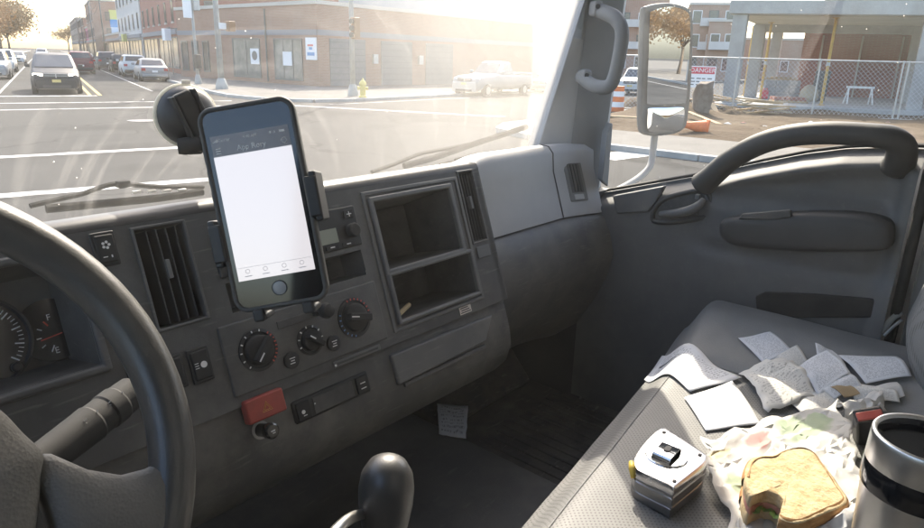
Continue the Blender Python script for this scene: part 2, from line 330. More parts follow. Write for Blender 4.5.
# street
mat('asphalt', (0.036, 0.0355, 0.0345), 0.85, spec=0.15, c2=(0.056, 0.0545, 0.052), nscale=0.35, ndet=9, lo=0.3, hi=0.7, bump=0.5, bscale=30)
mat('paving', (0.135, 0.127, 0.115), 0.9, spec=0.15, c2=(0.18, 0.17, 0.153), nscale=0.8, ndet=8, bump=0.3, bscale=18)
mat('kerb_stone', (0.30, 0.29, 0.275), 0.8, c2=(0.40, 0.385, 0.36), nscale=1.5)
mat('road_white', (0.50, 0.49, 0.47), 0.7, c2=(0.09, 0.088, 0.085), nscale=2.2, ndet=11, lo=0.42, hi=0.66)
mat('road_yellow', (0.62, 0.42, 0.08), 0.7, c2=(0.45, 0.33, 0.12), nscale=1.6)
mat('dirt', (0.075, 0.052, 0.033), 0.95, spec=0.1, c2=(0.125, 0.096, 0.066), nscale=0.7, ndet=10, bump=0.8, bscale=6)
mat('concrete', (0.40, 0.395, 0.38), 0.85, c2=(0.30, 0.295, 0.28), nscale=0.9, ndet=9, bump=0.3, bscale=12)
mat('concrete_tan', (0.46, 0.40, 0.30), 0.9, c2=(0.38, 0.33, 0.25), nscale=0.7, ndet=8)
mat('galv', (0.50, 0.50, 0.49), 0.4, metal=0.7, c2=(0.42, 0.42, 0.41), nscale=4)
mat('prop_yellow', (0.58, 0.36, 0.07), 0.55, c2=(0.45, 0.28, 0.08), nscale=6)
mat('sign_white', (0.80, 0.80, 0.80), 0.4)
mat('sign_red', (0.60, 0.05, 0.08), 0.4)
mat('orange', (0.75, 0.20, 0.05), 0.5, c2=(0.62, 0.16, 0.05), nscale=9)
mat('timber', (0.45, 0.33, 0.19), 0.85, c2=(0.34, 0.24, 0.14), nscale=4)
mat('bark', (0.13, 0.10, 0.075), 0.95, c2=(0.20, 0.165, 0.13), nscale=5, bump=0.7, bscale=14)
mat('leaf_brown', (0.24, 0.14, 0.06), 0.8, c2=(0.34, 0.22, 0.10), nscale=0.8)
mat('leaf_dull', (0.19, 0.14, 0.075), 0.8, c2=(0.28, 0.21, 0.12), nscale=0.8)
mat('tyre', (0.018, 0.018, 0.018), 0.8)
mat('rim', (0.42, 0.42, 0.43), 0.35, metal=0.8)
mat('car_glass', (0.035, 0.042, 0.048), 0.05, spec=0.9)
mat('lamp_lit', (0.9, 0.9, 0.85), 0.2, emit=(1.0, 0.93, 0.78), estr=2.5)
mat('lamp_clear', (0.7, 0.7, 0.7), 0.15)
mat('lamp_red', (0.40, 0.03, 0.03), 0.25)
mat('dark_trim', (0.03, 0.03, 0.032), 0.5)
mat('plate', (0.66, 0.50, 0.16), 0.5)
mat('hydrant_yellow', (0.60, 0.48, 0.12), 0.5)
mat('pole_grey', (0.33, 0.34, 0.33), 0.5, c2=(0.26, 0.27, 0.26), nscale=3)
mat('signal_box', (0.24, 0.12, 0.05), 0.5)
mat('shutter', (0.14, 0.15, 0.155), 0.6, c2=(0.18, 0.18, 0.18), nscale=3)
mat('band_grey', (0.20, 0.21, 0.235), 0.7)
mat('window_dark', (0.05, 0.06, 0.065), 0.08, spec=0.8)
mat('window_shop', (0.11, 0.13, 0.125), 0.1, spec=0.8, c2=(0.22, 0.23, 0.21), nscale=0.9, lo=0.4, hi=0.6)
mat('frame_dark', (0.10, 0.11, 0.11), 0.5)
mat('stone_trim', (0.50, 0.47, 0.42), 0.85)
mat('mirror', (0.93, 0.93, 0.92), 0.0, metal=1.0)
mat('block_grey', (0.25, 0.26, 0.27), 0.85, c2=(0.32, 0.33, 0.34), nscale=4)
def brick_mat(name, c1, c2, mortar, sc_=1.0, wash=0.25):
    m = mat(name, c1, 0.88); t = m.node_tree; n = t.nodes; L = t.links; b = n['Principled BSDF']
    tc = n.new('ShaderNodeTexCoord'); sx = n.new('ShaderNodeSeparateXYZ'); L.new(tc.outputs['Object'], sx.inputs[0])
    cb = n.new('ShaderNodeCombineXYZ'); L.new(math_n(t, 'ADD', sx.outputs[0], sx.outputs[1]), cb.inputs[0]); L.new(sx.outputs[2], cb.inputs[1])
    br = n.new('ShaderNodeTexBrick'); br.inputs['Scale'].default_value = sc_; br.inputs['Brick Width'].default_value = 0.24; br.inputs['Row Height'].default_value = 0.08; br.inputs['Mortar Size'].default_value = 0.012
    br.inputs['Color1'].default_value = (*c1, 1); br.inputs['Color2'].default_value = (*c2, 1); br.inputs['Mortar'].default_value = (*mortar, 1); L.new(cb.outputs[0], br.inputs['Vector'])
    nz = n.new('ShaderNodeTexNoise'); nz.inputs['Scale'].default_value = 0.45; nz.inputs['Detail'].default_value = 9; L.new(tc.outputs['Object'], nz.inputs['Vector'])
    mx = n.new('ShaderNodeMix'); mx.data_type = 'RGBA'; mx.inputs['B'].default_value = (*mortar, 1); L.new(br.outputs['Color'], mx.inputs['A'])
    mr = n.new('ShaderNodeMapRange'); mr.inputs['From Min'].default_value = 0.4; mr.inputs['From Max'].default_value = 0.8; mr.inputs['To Max'].default_value = wash*2; L.new(nz.outputs['Fac'], mr.inputs['Value'])
    L.new(mr.outputs[0], mx.inputs['Factor']); L.new(mx.outputs['Result'], b.inputs['Base Color'])
brick_mat('brick_tan', (0.25, 0.115, 0.07), (0.32, 0.165, 0.11), (0.33, 0.25, 0.20))
brick_mat('brick_red', (0.27, 0.085, 0.06), (0.32, 0.11, 0.08), (0.31, 0.16, 0.12))
brick_mat('brick_old', (0.30, 0.15, 0.10), (0.36, 0.20, 0.145), (0.38, 0.31, 0.25))
mat('paint_white_wall', (0.58, 0.57, 0.55), 0.85, c2=(0.50, 0.49, 0.47), nscale=0.8)
mat('paint_grey_wall', (0.33, 0.35, 0.38), 0.85, c2=(0.39, 0.41, 0.43), nscale=0.8)
mat('far_wall', (0.28, 0.23, 0.20), 0.9, c2=(0.36, 0.30, 0.26), nscale=0.3)
mat('mural_blue', (0.06, 0.26, 0.52), 0.6)
mat('mural_yellow', (0.60, 0.58, 0.22), 0.6)
mat('mural_pale', (0.52, 0.60, 0.68), 0.6)
mat('pink_shop', (0.50, 0.14, 0.22), 0.7)
for nme, c_ in (('car_charcoal', (0.014, 0.016, 0.02)), ('car_silver', (0.26, 0.265, 0.27)), ('car_white', (0.55, 0.55, 0.54)), ('car_dark', (0.025, 0.024, 0.026)),
                ('car_maroon', (0.14, 0.04, 0.05)), ('car_blue', (0.10, 0.14, 0.20)), ('car_grey', (0.10, 0.10, 0.105))):
    mat(nme, c_, 0.5, coat=0.05, spec=0.3, metal=0.25 if nme in ('car_silver', 'car_grey') else 0.0)

def asphalt_wear():
    m = M_['asphalt']; t = m.node_tree; n = t.nodes; L = t.links; b = n['Principled BSDF']; tc = n.new('ShaderNodeTexCoord')
    dn = n.new('ShaderNodeTexNoise'); dn.inputs['Scale'].default_value = 0.5; dn.inputs['Detail'].default_value = 6; L.new(tc.outputs['Object'], dn.inputs['Vector'])
    ad = n.new('ShaderNodeVectorMath'); ad.operation = 'MULTIPLY_ADD'; ad.inputs[1].default_value = (3, 3, 0); L.new(dn.outputs['Color'], ad.inputs[0]); L.new(tc.outputs['Object'], ad.inputs[2])
    vo = n.new('ShaderNodeTexVoronoi'); vo.feature = 'DISTANCE_TO_EDGE'; vo.inputs['Scale'].default_value = 0.16; L.new(ad.outputs[0], vo.inputs['Vector'])
    cr = n.new('ShaderNodeMapRange'); cr.inputs['From Min'].default_value = 0.010; cr.inputs['From Max'].default_value = 0.002; L.new(vo.outputs['Distance'], cr.inputs['Value'])     # cracks and tar seams
    pn = n.new('ShaderNodeTexNoise'); pn.inputs['Scale'].default_value = 0.22; pn.inputs['Detail'].default_value = 4; L.new(tc.outputs['Object'], pn.inputs['Vector'])
    pr = n.new('ShaderNodeMapRange'); pr.inputs['From Min'].default_value = 0.56; pr.inputs['From Max'].default_value = 0.66; pr.inputs['To Max'].default_value = 0.55; L.new(pn.outputs['Fac'], pr.inputs['Value'])   # old oil and patch stains
    f = math_n(t, 'MAXIMUM', math_n(t, 'MULTIPLY', cr.outputs[0], 0.8), pr.outputs[0])
    mx = n.new('ShaderNodeMix'); mx.data_type = 'RGBA'; mx.inputs['B'].default_value = (0.017, 0.0165, 0.016, 1); L.new(n[m['mix']].outputs['Result'], mx.inputs['A']); L.new(f, mx.inputs['Factor']); L.new(mx.outputs['Result'], b.inputs['Base Color'])
asphalt_wear()

# ================================================================== the truck cab shell
WALL = 1.42
cab = thing('truck_cab', 'grey truck cab shell with big corner pillar, windshield and white body', 'truck cab', (0.5, 0.3, -0.86))
SY0, SK = 0.95, 0.30                       # windshield: Y = SY0 - SK*(z+0.2), bowed a little towards the corners
def ws_y(x, z, off=0.0): return SY0-SK*(z+0.2)-0.05*max(0, abs(x-0.48)-0.35)**2/0.36+off
def ws_grid(off0, off1, mb):
    nu, nv = 17, 7
    def P(i, j, o):
        x = -0.42+1.80*i/(nu-1); z = -0.225+0.72*j/(nv-1); return Vector((x, ws_y(x, z, o), z))
    fr = [P(i, j, off0) for j in range(nv) for i in range(nu)]; bk = [P(i, j, off1) for j in range(nv) for i in range(nu)]
    n = len(fr); F = []
    for j in range(nv-1):
        for i in range(nu-1):
            a, b, c, d = j*nu+i, j*nu+i+1, (j+1)*nu+i+1, (j+1)*nu+i
            F += [(a, b, c, d), (a+n, d+n, c+n, b+n)]
    ring = [i for i in range(nu)]+[j*nu+nu-1 for j in range(1, nv)]+[(nv-1)*nu+i for i in range(nu-2, -1, -1)]+[j*nu for j in range(nv-2, 0, -1)]
    for k in range(len(ring)): a, b = ring[k], ring[(k+1) % len(ring)]; F.append((a, a+n, b+n, b))
    return mb.add(fr+bk, F)
m = MB()
m.grid(lambda u, v: Vector((-0.42+1.80*u, ws_y(-0.42+1.80*u, -0.225+0.72*v, 0.0), -0.225+0.72*v)), 17, 7)
pane = m.build('windshield', 'windshield_glass', cab, smooth='all')
ws_grid(0.004, 0.009, MB()).build('dust_glare_film', 'dust_glare_film', pane, smooth=True)

# far corner pillar with its trim and grab handle
def pillar_ring(z):
    l = Vector((1.372, 0.951-0.30*(z+0.2), z)); r = Vector((1.462, 0.795-0.055*(z+0.29), z))
    a = Vector((1.352, l.y-0.045, z)); b = Vector((1.385, r.y+0.052, z)); c = Vector((1.425, r.y+0.012, z))
    return [l, a, b, c, r, r+Vector((0.05, 0.02, 0)), l+Vector((0.075, 0.004, 0))]
zs = [-0.40, -0.3, -0.22, -0.1, 0.05, 0.2, 0.35, 0.52]
m = MB(); m.loft([pillar_ring(z) for z in zs]); pil = m.build('pillar', 'pillar', cab, smooth=True, bevel=0.012, seg=3, ang=30)
m = MB()
def strip(z, k): r = pillar_ring(z); return r[2].lerp(r[3], k)+(Vector((-0.55, -0.83, 0))*0.003)
m.loft([[strip(z, .08), strip(z, 1.0), pillar_ring(z)[4]+Vector((-0.003, -0.003, 0)), strip(z, .5)+Vector((.01, .012, 0))] for z in zs])
m.build('trim_strip', 'pillar_dark', pil, smooth=True)
hp = [at(580, 76, X=1.37), at(594, 86, X=1.345), at(607, 87, X=1.335), at(614, 78, X=1.335), at(620, 52, X=1.335), at(622, 32, X=1.335), at(617, 20, X=1.34), at(608, 14, X=1.35), at(594, 9, X=1.372)]
m = MB(); m.tube(catmull(hp, 5), 0.0125, 10, flat=1.25); gh = m.build('grab_handle', 'pillar_dark', cab, smooth='all')
for px, py in ((585, 77), (596, 9)):
    p = at(px, py, X=1.362); m = MB(); m.box((0, 0, 0), (0.022, 0.03, 0.034), Matrix.Translation(p) @ Matrix.Rotation(R(-25), 4, 'Z')); f = m.build('handle_foot', 'pillar_dark', gh, bevel=0.008)
    m = MB(); m.lathe([(0.005, 0), (0.005, 0.003)], 10, Matrix.Translation(p+Vector((-0.012, -0.012, 0.004))) @ Matrix.Rotation(R(-90), 4, 'Y')); m.build('screw', 'rubber', gh)
m = MB(); tri = [at(600, 180, X=1.40), at(605, 132, X=1.40), at(611, 122, X=1.42), at(606, 186, X=1.43)]
m.loft([[p+Vector((-.012, -.012, 0)) for p in tri], [p+Vector((.02, .02, 0)) for p in tri]]); m.build('corner_trim', 'pillar_dark', cab, bevel=0.004)
# near pillar, roof, back wall and driver's side close the cab in
m = MB(); m.loft([[Vector((1.0-q.x, q.y, q.z)) for q in pillar_ring(z)] for z in zs]); m.build('pillar', 'pillar', cab, smooth=True, bevel=0.012)
m = MB(); m.bb(-0.50, 1.52, -0.72, 0.80, 0.52, 0.58); m.build('roof', 'headliner', cab, bevel=0.02)
m = MB(); m.bb(-0.50, 1.52, -0.72, -0.68, -0.86, -0.02); m.bb(-0.50, 0.05, -0.72, -0.68, -0.02, 0.40); m.bb(0.95, 1.52, -0.72, -0.68, -0.02, 0.40); m.bb(-0.50, 1.52, -0.72, -0.68, 0.40, 0.52); m.build('back_wall', 'headliner', cab)
m = MB(); m.bb(-0.50, -0.44, -0.68, 0.78, -0.86, -0.20); m.bb(-0.50, -0.44, -0.68, 0.02, -0.20, 0.52); m.bb(-0.50, -0.44, 0.02, 0.78, 0.42, 0.52); m.build('driver_side', 'door_dark', cab)
m = MB(); m.bb(1.440, 1.53, -0.68, 0.115, -0.86, 0.52); m.build('rear_pillar', 'pillar_dark', cab, bevel=0.006)
m = MB(); m.bb(1.46, 1.53, 0.098, 0.80, 0.42, 0.52); m.build('door_header', 'pillar_dark', cab)
m = MB(); m.bb(-0.44, 1.47, -0.68, 1.10, -0.92, -0.862); m.build('floor', 'floor_rubber', cab)
m = MB(); m.bb(-0.44, 1.47, 1.08, 1.12, -0.86, -0.26); m.build('firewall', 'engine_cover', cab)
m = MB(); m.bb(1.432, 1.50, 0.78, 1.08, -0.862, -0.30); m.build('kick_panel', 'door_dark', cab)
# sloped toe board with its moulded edge
m = MB(); m.loft([[Vector((x, 0.93, -0.859)), Vector((x, 1.079, -0.859)), Vector((x, 1.079, -0.70))] for x in (1.06, 1.431)]); m.build('toe_board', 'floor_rubber', cab, bevel=0.01)
m = MB(); m.tube(catmull([at(567, 308, Y=0.97), at(568, 330, Y=0.96), at(573, 345, Y=0.95), at(584, 356, Y=0.93)], 6), 0.003, 6); m.build('cable', 'rubber', cab, smooth='all')
# engine cover hump
m = MB(); ec = [(0.22, -0.858), (1.028, -0.858), (1.020, -0.815), (0.99, -0.80), (0.30, -0.80), (0.25, -0.82)]
m.loft([[Vector((x, y, z)) for x, z in ec] for y in (0.30, 0.7, 1.078)]); m.build('engine_cover', 'engine_cover', cab, bevel=0.012, seg=3)
# rubber floor mat with moulded ribs
fm = MB(); fm.bb(1.05, 1.425, 0.32, 0.925, -0.862, -0.853); mt = fm.build('floor_mat', 'floor_rubber', cab, bevel=0.003)
for k in range(11):
    m = MB(); x = 1.085+k*0.031; y0 = 0.36+0.02*(k % 3); m.box((x, (y0+0.84)/2, -0.8515), (0.008, 0.84-y0, 0.005)); m.build('rib', 'floor_rubber', mt, bevel=0.002)
# outside: white cowl under the glass, front panel, door skin and the cargo box behind
m = MB(); m.grid(lambda u, v: Vector((-0.48+1.98*u, ws_y(-0.48+1.98*u, -0.225, 0.012)+0.11*v, -0.228-0.03*v-0.05*v*v)), 15, 5); m.build('cowl', 'white_paint', cab, smooth=True, solid=0.004)
m = MB(); m.bb(-0.50, 1.52, 1.06, 1.125, -1.55, -0.315); m.build('front_panel', 'white_paint', cab, bevel=0.03)
m = MB(); m.bb(-0.56, 1.60, -6.2, -0.95, -1.05, 1.15); m.build('cargo_box', 'white_paint', cab, bevel=0.02)
for x in (-0.35, 1.40):
    for y in (0.15, -4.2):
        m = MB(); m.lathe([(0.2, -0.11), (0.36, -0.11), (0.40, -0.08), (0.40, 0.08), (0.36, 0.11), (0.2, 0.11)], 28, Matrix.Translation((x, y, -1.60)) @ Matrix.Rotation(R(90), 4, 'Y')); m.build('road_wheel', 'tyre', cab, smooth=True)
m = MB(); m.bb(-0.1, 1.1, -6.0, 1.0, -1.32, -1.10); m.build('chassis', 'dark_trim', cab)

# wipers lie outside the glass on the cowl
def wiper(blade, arm, rad=0.006):
    t = MB(); B = [at(px, py, Y=0.985) for px, py in blade]; A = [at(px, py, Y=1.0) for px, py in arm]
    t.tube(catmull(A, 4), rad*0.85, 6, flat=0.7); a = t.build('wiper', 'wiper_black', cab, smooth=True)
    b = MB(); b.tube(catmull(B, 4), rad*0.75, 6, flat=1.3); b.build('blade', 'wiper_black', a, smooth=True)
    return a
w1 = wiper([(46, 209), (110, 203), (160, 198), (203, 192)], [(30, 206), (60, 199), (82, 194), (105, 186), (122, 184), (160, 187), (203, 187)])
m = MB(); p = at(123, 184, Y=0.995); m.box(p, (0.018, 0.014, 0.010)); m.build('clip', 'wiper_black', w1, bevel=0.002)
for k in range(4):
    m = MB(); m.box(at(137+15*k, 192-0.6*k, Y=0.99), (0.012, 0.006, 0.004)); m.build('clip', 'steel', w1)
w2 = wiper([(404, 166), (440, 156), (480, 142), (527, 127)], [(372, 172), (395, 164), (420, 154), (440, 150), (470, 144), (500, 137)], 0.007)
w3 = wiper([(455, 161), (480, 156), (505, 152)], [(440, 165), (465, 159)], 0.006)

# ================================================================== dashboard
DO = Vector((0, 0.74, -0.35)); DV = Vector((0, 0.35, 1)).normalized(); DW = Vector((0, -1, 0.35)).normalized(); DU = Vector((1, 0, 0))
DF = frame(DO, DU, DV, DW)                     # face frame: u right, v up the face, w out towards the driver
def dp(px, py, w=0.0):
    d = ray(px, py); o = DO+DW*w; P = d*(o.dot(DW)/d.dot(DW)); return ((P-o).dot(DU), (P-o).dot(DV))
dash = thing('dashboard', 'dusty dark grey truck dashboard running below the windshield', 'dashboard', (0.5, 0.95, -0.86))
def panel(u0, u1, v0, v1, holes, w=0.0):
    us = sorted({u0, u1, *[h[0] for h in holes], *[h[1] for h in holes]}); vs_ = sorted({v0, v1, *[h[2] for h in holes], *[h[3] for h in holes]})
    mb = MB(); idx = {}
    def vid(u, v):
        if (u, v) not in idx: idx[(u, v)] = len(mb.v); mb.v.append(DF @ Vector((u, v, w)))
        return idx[(u, v)]
    for a, b in zip(us, us[1:]):
        for c, d in zip(vs_, vs_[1:]):
            cu_, cv_ = (a+b)/2, (c+d)/2
            if any(h[0] < cu_ < h[1] and h[2] < cv_ < h[3] for h in holes): continue
            mb.f.append((vid(a, c), vid(b, c), vid(b, d), vid(a, d)))
    return mb
def recess(name, u0, u1, v0, v1, depth, parent, mt_='recess', w=0.0, taper=0.004):
    mb = MB(); t = taper; A = [(u0, v0), (u1, v0), (u1, v1), (u0, v1)]; B = [(u0+t, v0+t), (u1-t, v0+t), (u1-t, v1-t), (u0+t, v1-t)]
    mb.add([(p[0], p[1], w-0.0005) for p in A]+[(p[0], p[1], w-depth) for p in B], [(4, 5, 6, 7)]+[(i, (i+1) % 4, 4+(i+1) % 4, 4+i) for i in range(4)], DF)
    return mb.build(name, mt_, parent, fix=False)
def rim_(name, u0, u1, v0, v1, wd, h, parent, mt_='dash_panel', bev=0.002, w=0.0):
    mb = MB(); O_ = [(u0-wd, v0-wd), (u1+wd, v0-wd), (u1+wd, v1+wd), (u0-wd, v1+wd)]; I_ = [(u0, v0), (u1, v0), (u1, v1), (u0, v1)]
    V = [(p[0], p[1], w+z) for z in (-0.004, h) for p in O_+I_]; F = []
    for i in range(4):
        j = (i+1) % 4; F += [(8+i, 8+j, 12+j, 12+i), (i, j, 8+j, 8+i), (4+i, 12+i, 12+j, 4+j), (i, 4+i, 4+j, j)]
    mb.add(V, F, DF); return mb.build(name, mt_, parent, bevel=bev)
def block(name, u0, u1, v0, v1, w0, w1, parent, mt_, bev=0.002, seg=2):
    mb = MB(); mb.bb(u0, u1, v0, v1, w0, w1, DF); return mb.build(name, mt_, parent, bevel=bev, seg=seg)
H_inst = (-0.22, 0.262, 0.012, 0.138); H_vl = (0.334, 0.394, 0.032, 0.153); H_vr = (0.924, 0.962, 0.028, 0.158)
H_up = (0.706, 0.886, 0.024, 0.134); H_lo = (0.706, 0.902, -0.060, 0.012); H_mid = (0.43, 0.662, 0.026, 0.066)
face = panel(-0.46, 0.985, -0.094, 0.163, [H_inst, H_vl, H_vr, H_up, H_lo, H_mid]).build('dash_face', 'dash', dash)
# top roll of the dash up to the glass
def top_prof(y_off=0.0): return [(0.7930, -0.1975), (0.7975, -0.190), (0.806, -0.1865), (0.825, -0.187), (0.86, -0.196), (0.90, -0.209), (0.945, -0.228), (0.95, -0.25)]
m = MB(); m.loft([[Vector((x, y, z)) for y, z in top_prof()] for x in (-0.46, 0.1, 0.6, 0.985)], caps=False, closed=False); m.build('dash_top', 'black_plastic', dash, smooth='all')
# closed right flank of the centre section
m = MB(); fl = [DF @ Vector((0.985, -0.094, 0)), DF @ Vector((0.985, 0.163, 0))]+[Vector((0.985, y, z)) for y, z in top_prof()[1:6]]+[Vector((0.985, 0.92, -0.45))]
m.prism([(0, 0)]*0 or [(p.y, p.z) for p in fl], 0.965, 0.985, Matrix(((0, 0, 1, 0), (1, 0, 0, 0), (0, 1, 0, 0), (0, 0, 0, 1)))); m.build('flank', 'dash', dash, bevel=0.004)
# lower dash, set back a little and rolling under
lp = [(-0.0920, -0.010), (-0.098, -0.0075), (-0.15, -0.008), (-0.185, -0.014), (-0.215, -0.035), (-0.235, -0.07), (-0.25, -0.14), (-0.27, -0.26)]
m = MB(); m.loft([[DF @ Vector((u, v, w_)) for v, w_ in lp] for u in (-0.46, 0.2, 0.8, 0.93, 0.98)], caps=False, closed=False); low = m.build('lower_panel', 'lower_dash', dash, smooth='all')
# instrument cluster
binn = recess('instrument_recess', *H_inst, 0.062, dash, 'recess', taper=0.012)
rim_('cluster_bezel', *H_inst, 0.010, 0.006, binn, 'dash', 0.004)
def disc(u, v, r, w0, w1, name, mt_, parent, n=32, bev=0): mb = MB(); mb.lathe([(r, w0), (r, w1)], n, DF @ Matrix.Translation((u, v, 0))); return mb.build(name, mt_, parent, bevel=bev)
gu, gv = 0.262, 0.062
g = disc(gu-0.022, gv, 0.036, -0.060, -0.057, 'fuel_gauge', 'gloss_black', binn)
def tick(mb, u, v, a, r0, r1, wd, w): mb.bb(r0, r1, -wd/2, wd/2, w, w+0.0006, DF @ Matrix.Translation((u, v, 0)) @ Matrix.Rotation(a, 4, 'Z'))
gc = dp(58, 334, -0.056)
mb = MB()
for a in (150, 180, 210): tick(mb, gc[0], gc[1], R(a), 0.017, 0.022, 0.0012, -0.0565)
tick(mb, gc[0], gc[1], R(240), 0.013, 0.021, 0.0012, -0.0565); mb.build('tick_marks', 'white_print', g)
mb = MB(); tick(mb, gc[0], gc[1], R(122), 0.014, 0.021, 0.0016, -0.0565); mb.build('reserve_mark', 'red_print', g)
mb = MB(); mb.bb(-0.019, 0.004, -0.0006, 0.0006, -0.054, -0.0532, DF @ Matrix.Translation((gc[0], gc[1], 0)) @ Matrix.Rotation(R(8), 4, 'Z')); mb.build('needle', 'red_print', g)
for ch_, dy in (('F', 0.021), ('E', -0.018)): mb = MB(); mb.text(ch_, 0.010, DF @ Matrix.Translation((gc[0]-0.005, gc[1]+dy, -0.0560))); mb.build('gauge_letter', 'white_print', g)
sp = dp(-22, 345, -0.056); s_ = disc(sp[0], sp[1], 0.047, -0.061, -0.0575, 'speedometer', 'gloss_black', binn)
mb = MB(); mb.lathe([(0.047, -0.0575), (0.049, -0.052), (0.0515, -0.052), (0.0515, -0.0575)], 48, DF @ Matrix.Translation((sp[0], sp[1], 0)), caps=False); mb.build('dial_ring', 'dark_trim', s_, smooth=True)
mb = MB()
for k in range(40): tick(mb, sp[0], sp[1], R(-40+k*6.5), 0.038 if k % 4 else 0.034, 0.043, 0.0009 if k % 4 else 0.0014, -0.0572)
mb.build('tick_marks', 'white_print', s_)
pb = dp(18, 367, -0.05); mb = MB(); mb.lathe([(0.0055, -0.062), (0.0055, -0.052), (0.004, -0.050)], 16, DF @ Matrix.Translation((pb[0], pb[1], 0))); mb.build('trip_button', 'black_plastic', binn, smooth=True)
# face switches
def switch(u0, u1, v0, v1, icon=None, name='rocker_switch'):
    s = block(name, u0, u1, v0, v1, 0.0005, 0.004, dash, 'black_plastic', 0.002)
    block('rocker', u0+0.003, u1-0.003, v0+0.004, v1-0.004, 0.003, 0.0075, s, 'rubber', 0.002)
    if icon:
        mb = MB(); uc, vc = (u0+u1)/2, (v0+v1)/2
        if icon == 'fan':
            for k in range(5): mb.lathe([(0.0017, 0), (0.0017, 0.0003)], 8, DF @ Matrix.Translation((uc+0.0034*math.cos(k*1.257), vc+0.004+0.0034*math.sin(k*1.257), 0.0077)))
            mb.bb(uc-0.006, uc-0.001, vc-0.010, vc-0.009, 0.0077, 0.008, DF); mb.bb(uc+0.003, uc+0.0045, vc-0.011, vc-0.008, 0.0077, 0.008, DF)
        elif icon == 'lamp':
            mb.lathe([(0.0042, 0), (0.0042, 0.0003)], 14, DF @ Matrix.Translation((uc+0.002, vc, 0.0077)))
            for k in range(3): mb.bb(uc-0.0095, uc-0.0045, vc-0.0032+0.003*k, vc-0.0024+0.003*k, 0.0077, 0.008, DF)
        mb.build('icon', 'white_print', s)
    return s
switch(0.284, 0.311, 0.128, 0.171, 'fan') if False else switch(0.284, 0.311, 0.118, 0.158, 'fan')
switch(0.356, 0.384, -0.046, -0.002, 'lamp'); switch(0.324, 0.350, -0.044, -0.002); switch(0.284, 0.316, 0.026, 0.070); switch(0.284, 0.312, -0.030, 0.010)
# vents
def vent(H, n, name='air_vent'):
    v = recess(name, *H, 0.05, dash, 'recess'); rim_('vent_frame', *H, 0.004, 0.003, v, 'dash', 0.0015)
    for k in range(n):
        u = H[0]+(H[1]-H[0])*(k+1)/(n+1); mb = MB(); mb.box((0, 0, 0), (0.0022, H[3]-H[2]-0.004, 0.030), DF @ Matrix.Translation((u, (H[2]+H[3])/2, -0.016)) @ Matrix.Rotation(R(12), 4, 'Y')); mb.build('vane', 'black_plastic', v, bevel=0.0008)
    return v
va = vent(H_vl, 4); vb = vent(H_vr, 4)
for H, v in ((H_vl, va), (H_vr, vb)):
    uc = (H[0]+H[1])/2; mb = MB(); mb.bb(uc-0.003, uc+0.003, (H[2]+H[3])/2-0.004, (H[2]+H[3])/2+0.02, -0.006, 0.002, DF); mb.build('vent_slider', 'dash_panel', v, bevel=0.0015)
block('vent_tab', 0.926, 0.962, -0.004, 0.018, 0.0005, 0.003, vb, 'dash_panel', 0.002)
# pockets
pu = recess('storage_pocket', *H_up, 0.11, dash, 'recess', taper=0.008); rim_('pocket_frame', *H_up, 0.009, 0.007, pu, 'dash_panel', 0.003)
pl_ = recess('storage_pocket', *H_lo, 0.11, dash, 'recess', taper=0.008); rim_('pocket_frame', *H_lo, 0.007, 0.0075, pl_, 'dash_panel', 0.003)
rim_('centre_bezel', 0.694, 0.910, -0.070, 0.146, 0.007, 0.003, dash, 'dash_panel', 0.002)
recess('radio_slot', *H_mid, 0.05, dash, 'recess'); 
# radio
rd = block('radio', 0.425, 0.667, 0.073, 0.136, -0.01, 0.0035, dash, 'black_plastic', 0.003)
block('radio_display', 0.475, 0.622, 0.085, 0.107, 0.003, 0.0042, rd, 'lcd', 0)
mb = MB(); mb.lathe([(0.011, 0.003), (0.011, 0.013), (0.009, 0.015)], 20, DF @ Matrix.Translation((0.650, 0.098, 0))); mb.build('tuning_knob', 'rubber', rd, smooth=True, bevel=0.001)
for k in range(7):
    bt = block('radio_button', 0.44+0.031*k, 0.464+0.031*k, 0.0755, 0.0825, 0.003, 0.0055, rd, 'rubber', 0.001)
    if k > 3: mb = MB(); mb.bb(0.448+0.031*k, 0.456+0.031*k, 0.0785, 0.0802, 0.0056, 0.0059, DF); mb.build('icon', 'white_print', bt)
bt = block('radio_button', 0.642, 0.660, 0.117, 0.130, 0.003, 0.006, rd, 'rubber', 0.001)
mb = MB(); mb.box((0.651, 0.1235, 0.0063), (0.009, 0.0013, 0.0004), DF); mb.box((0.651, 0.1235, 0.0063), (0.0013, 0.008, 0.0004), DF); mb.build('icon', 'white_print', bt)
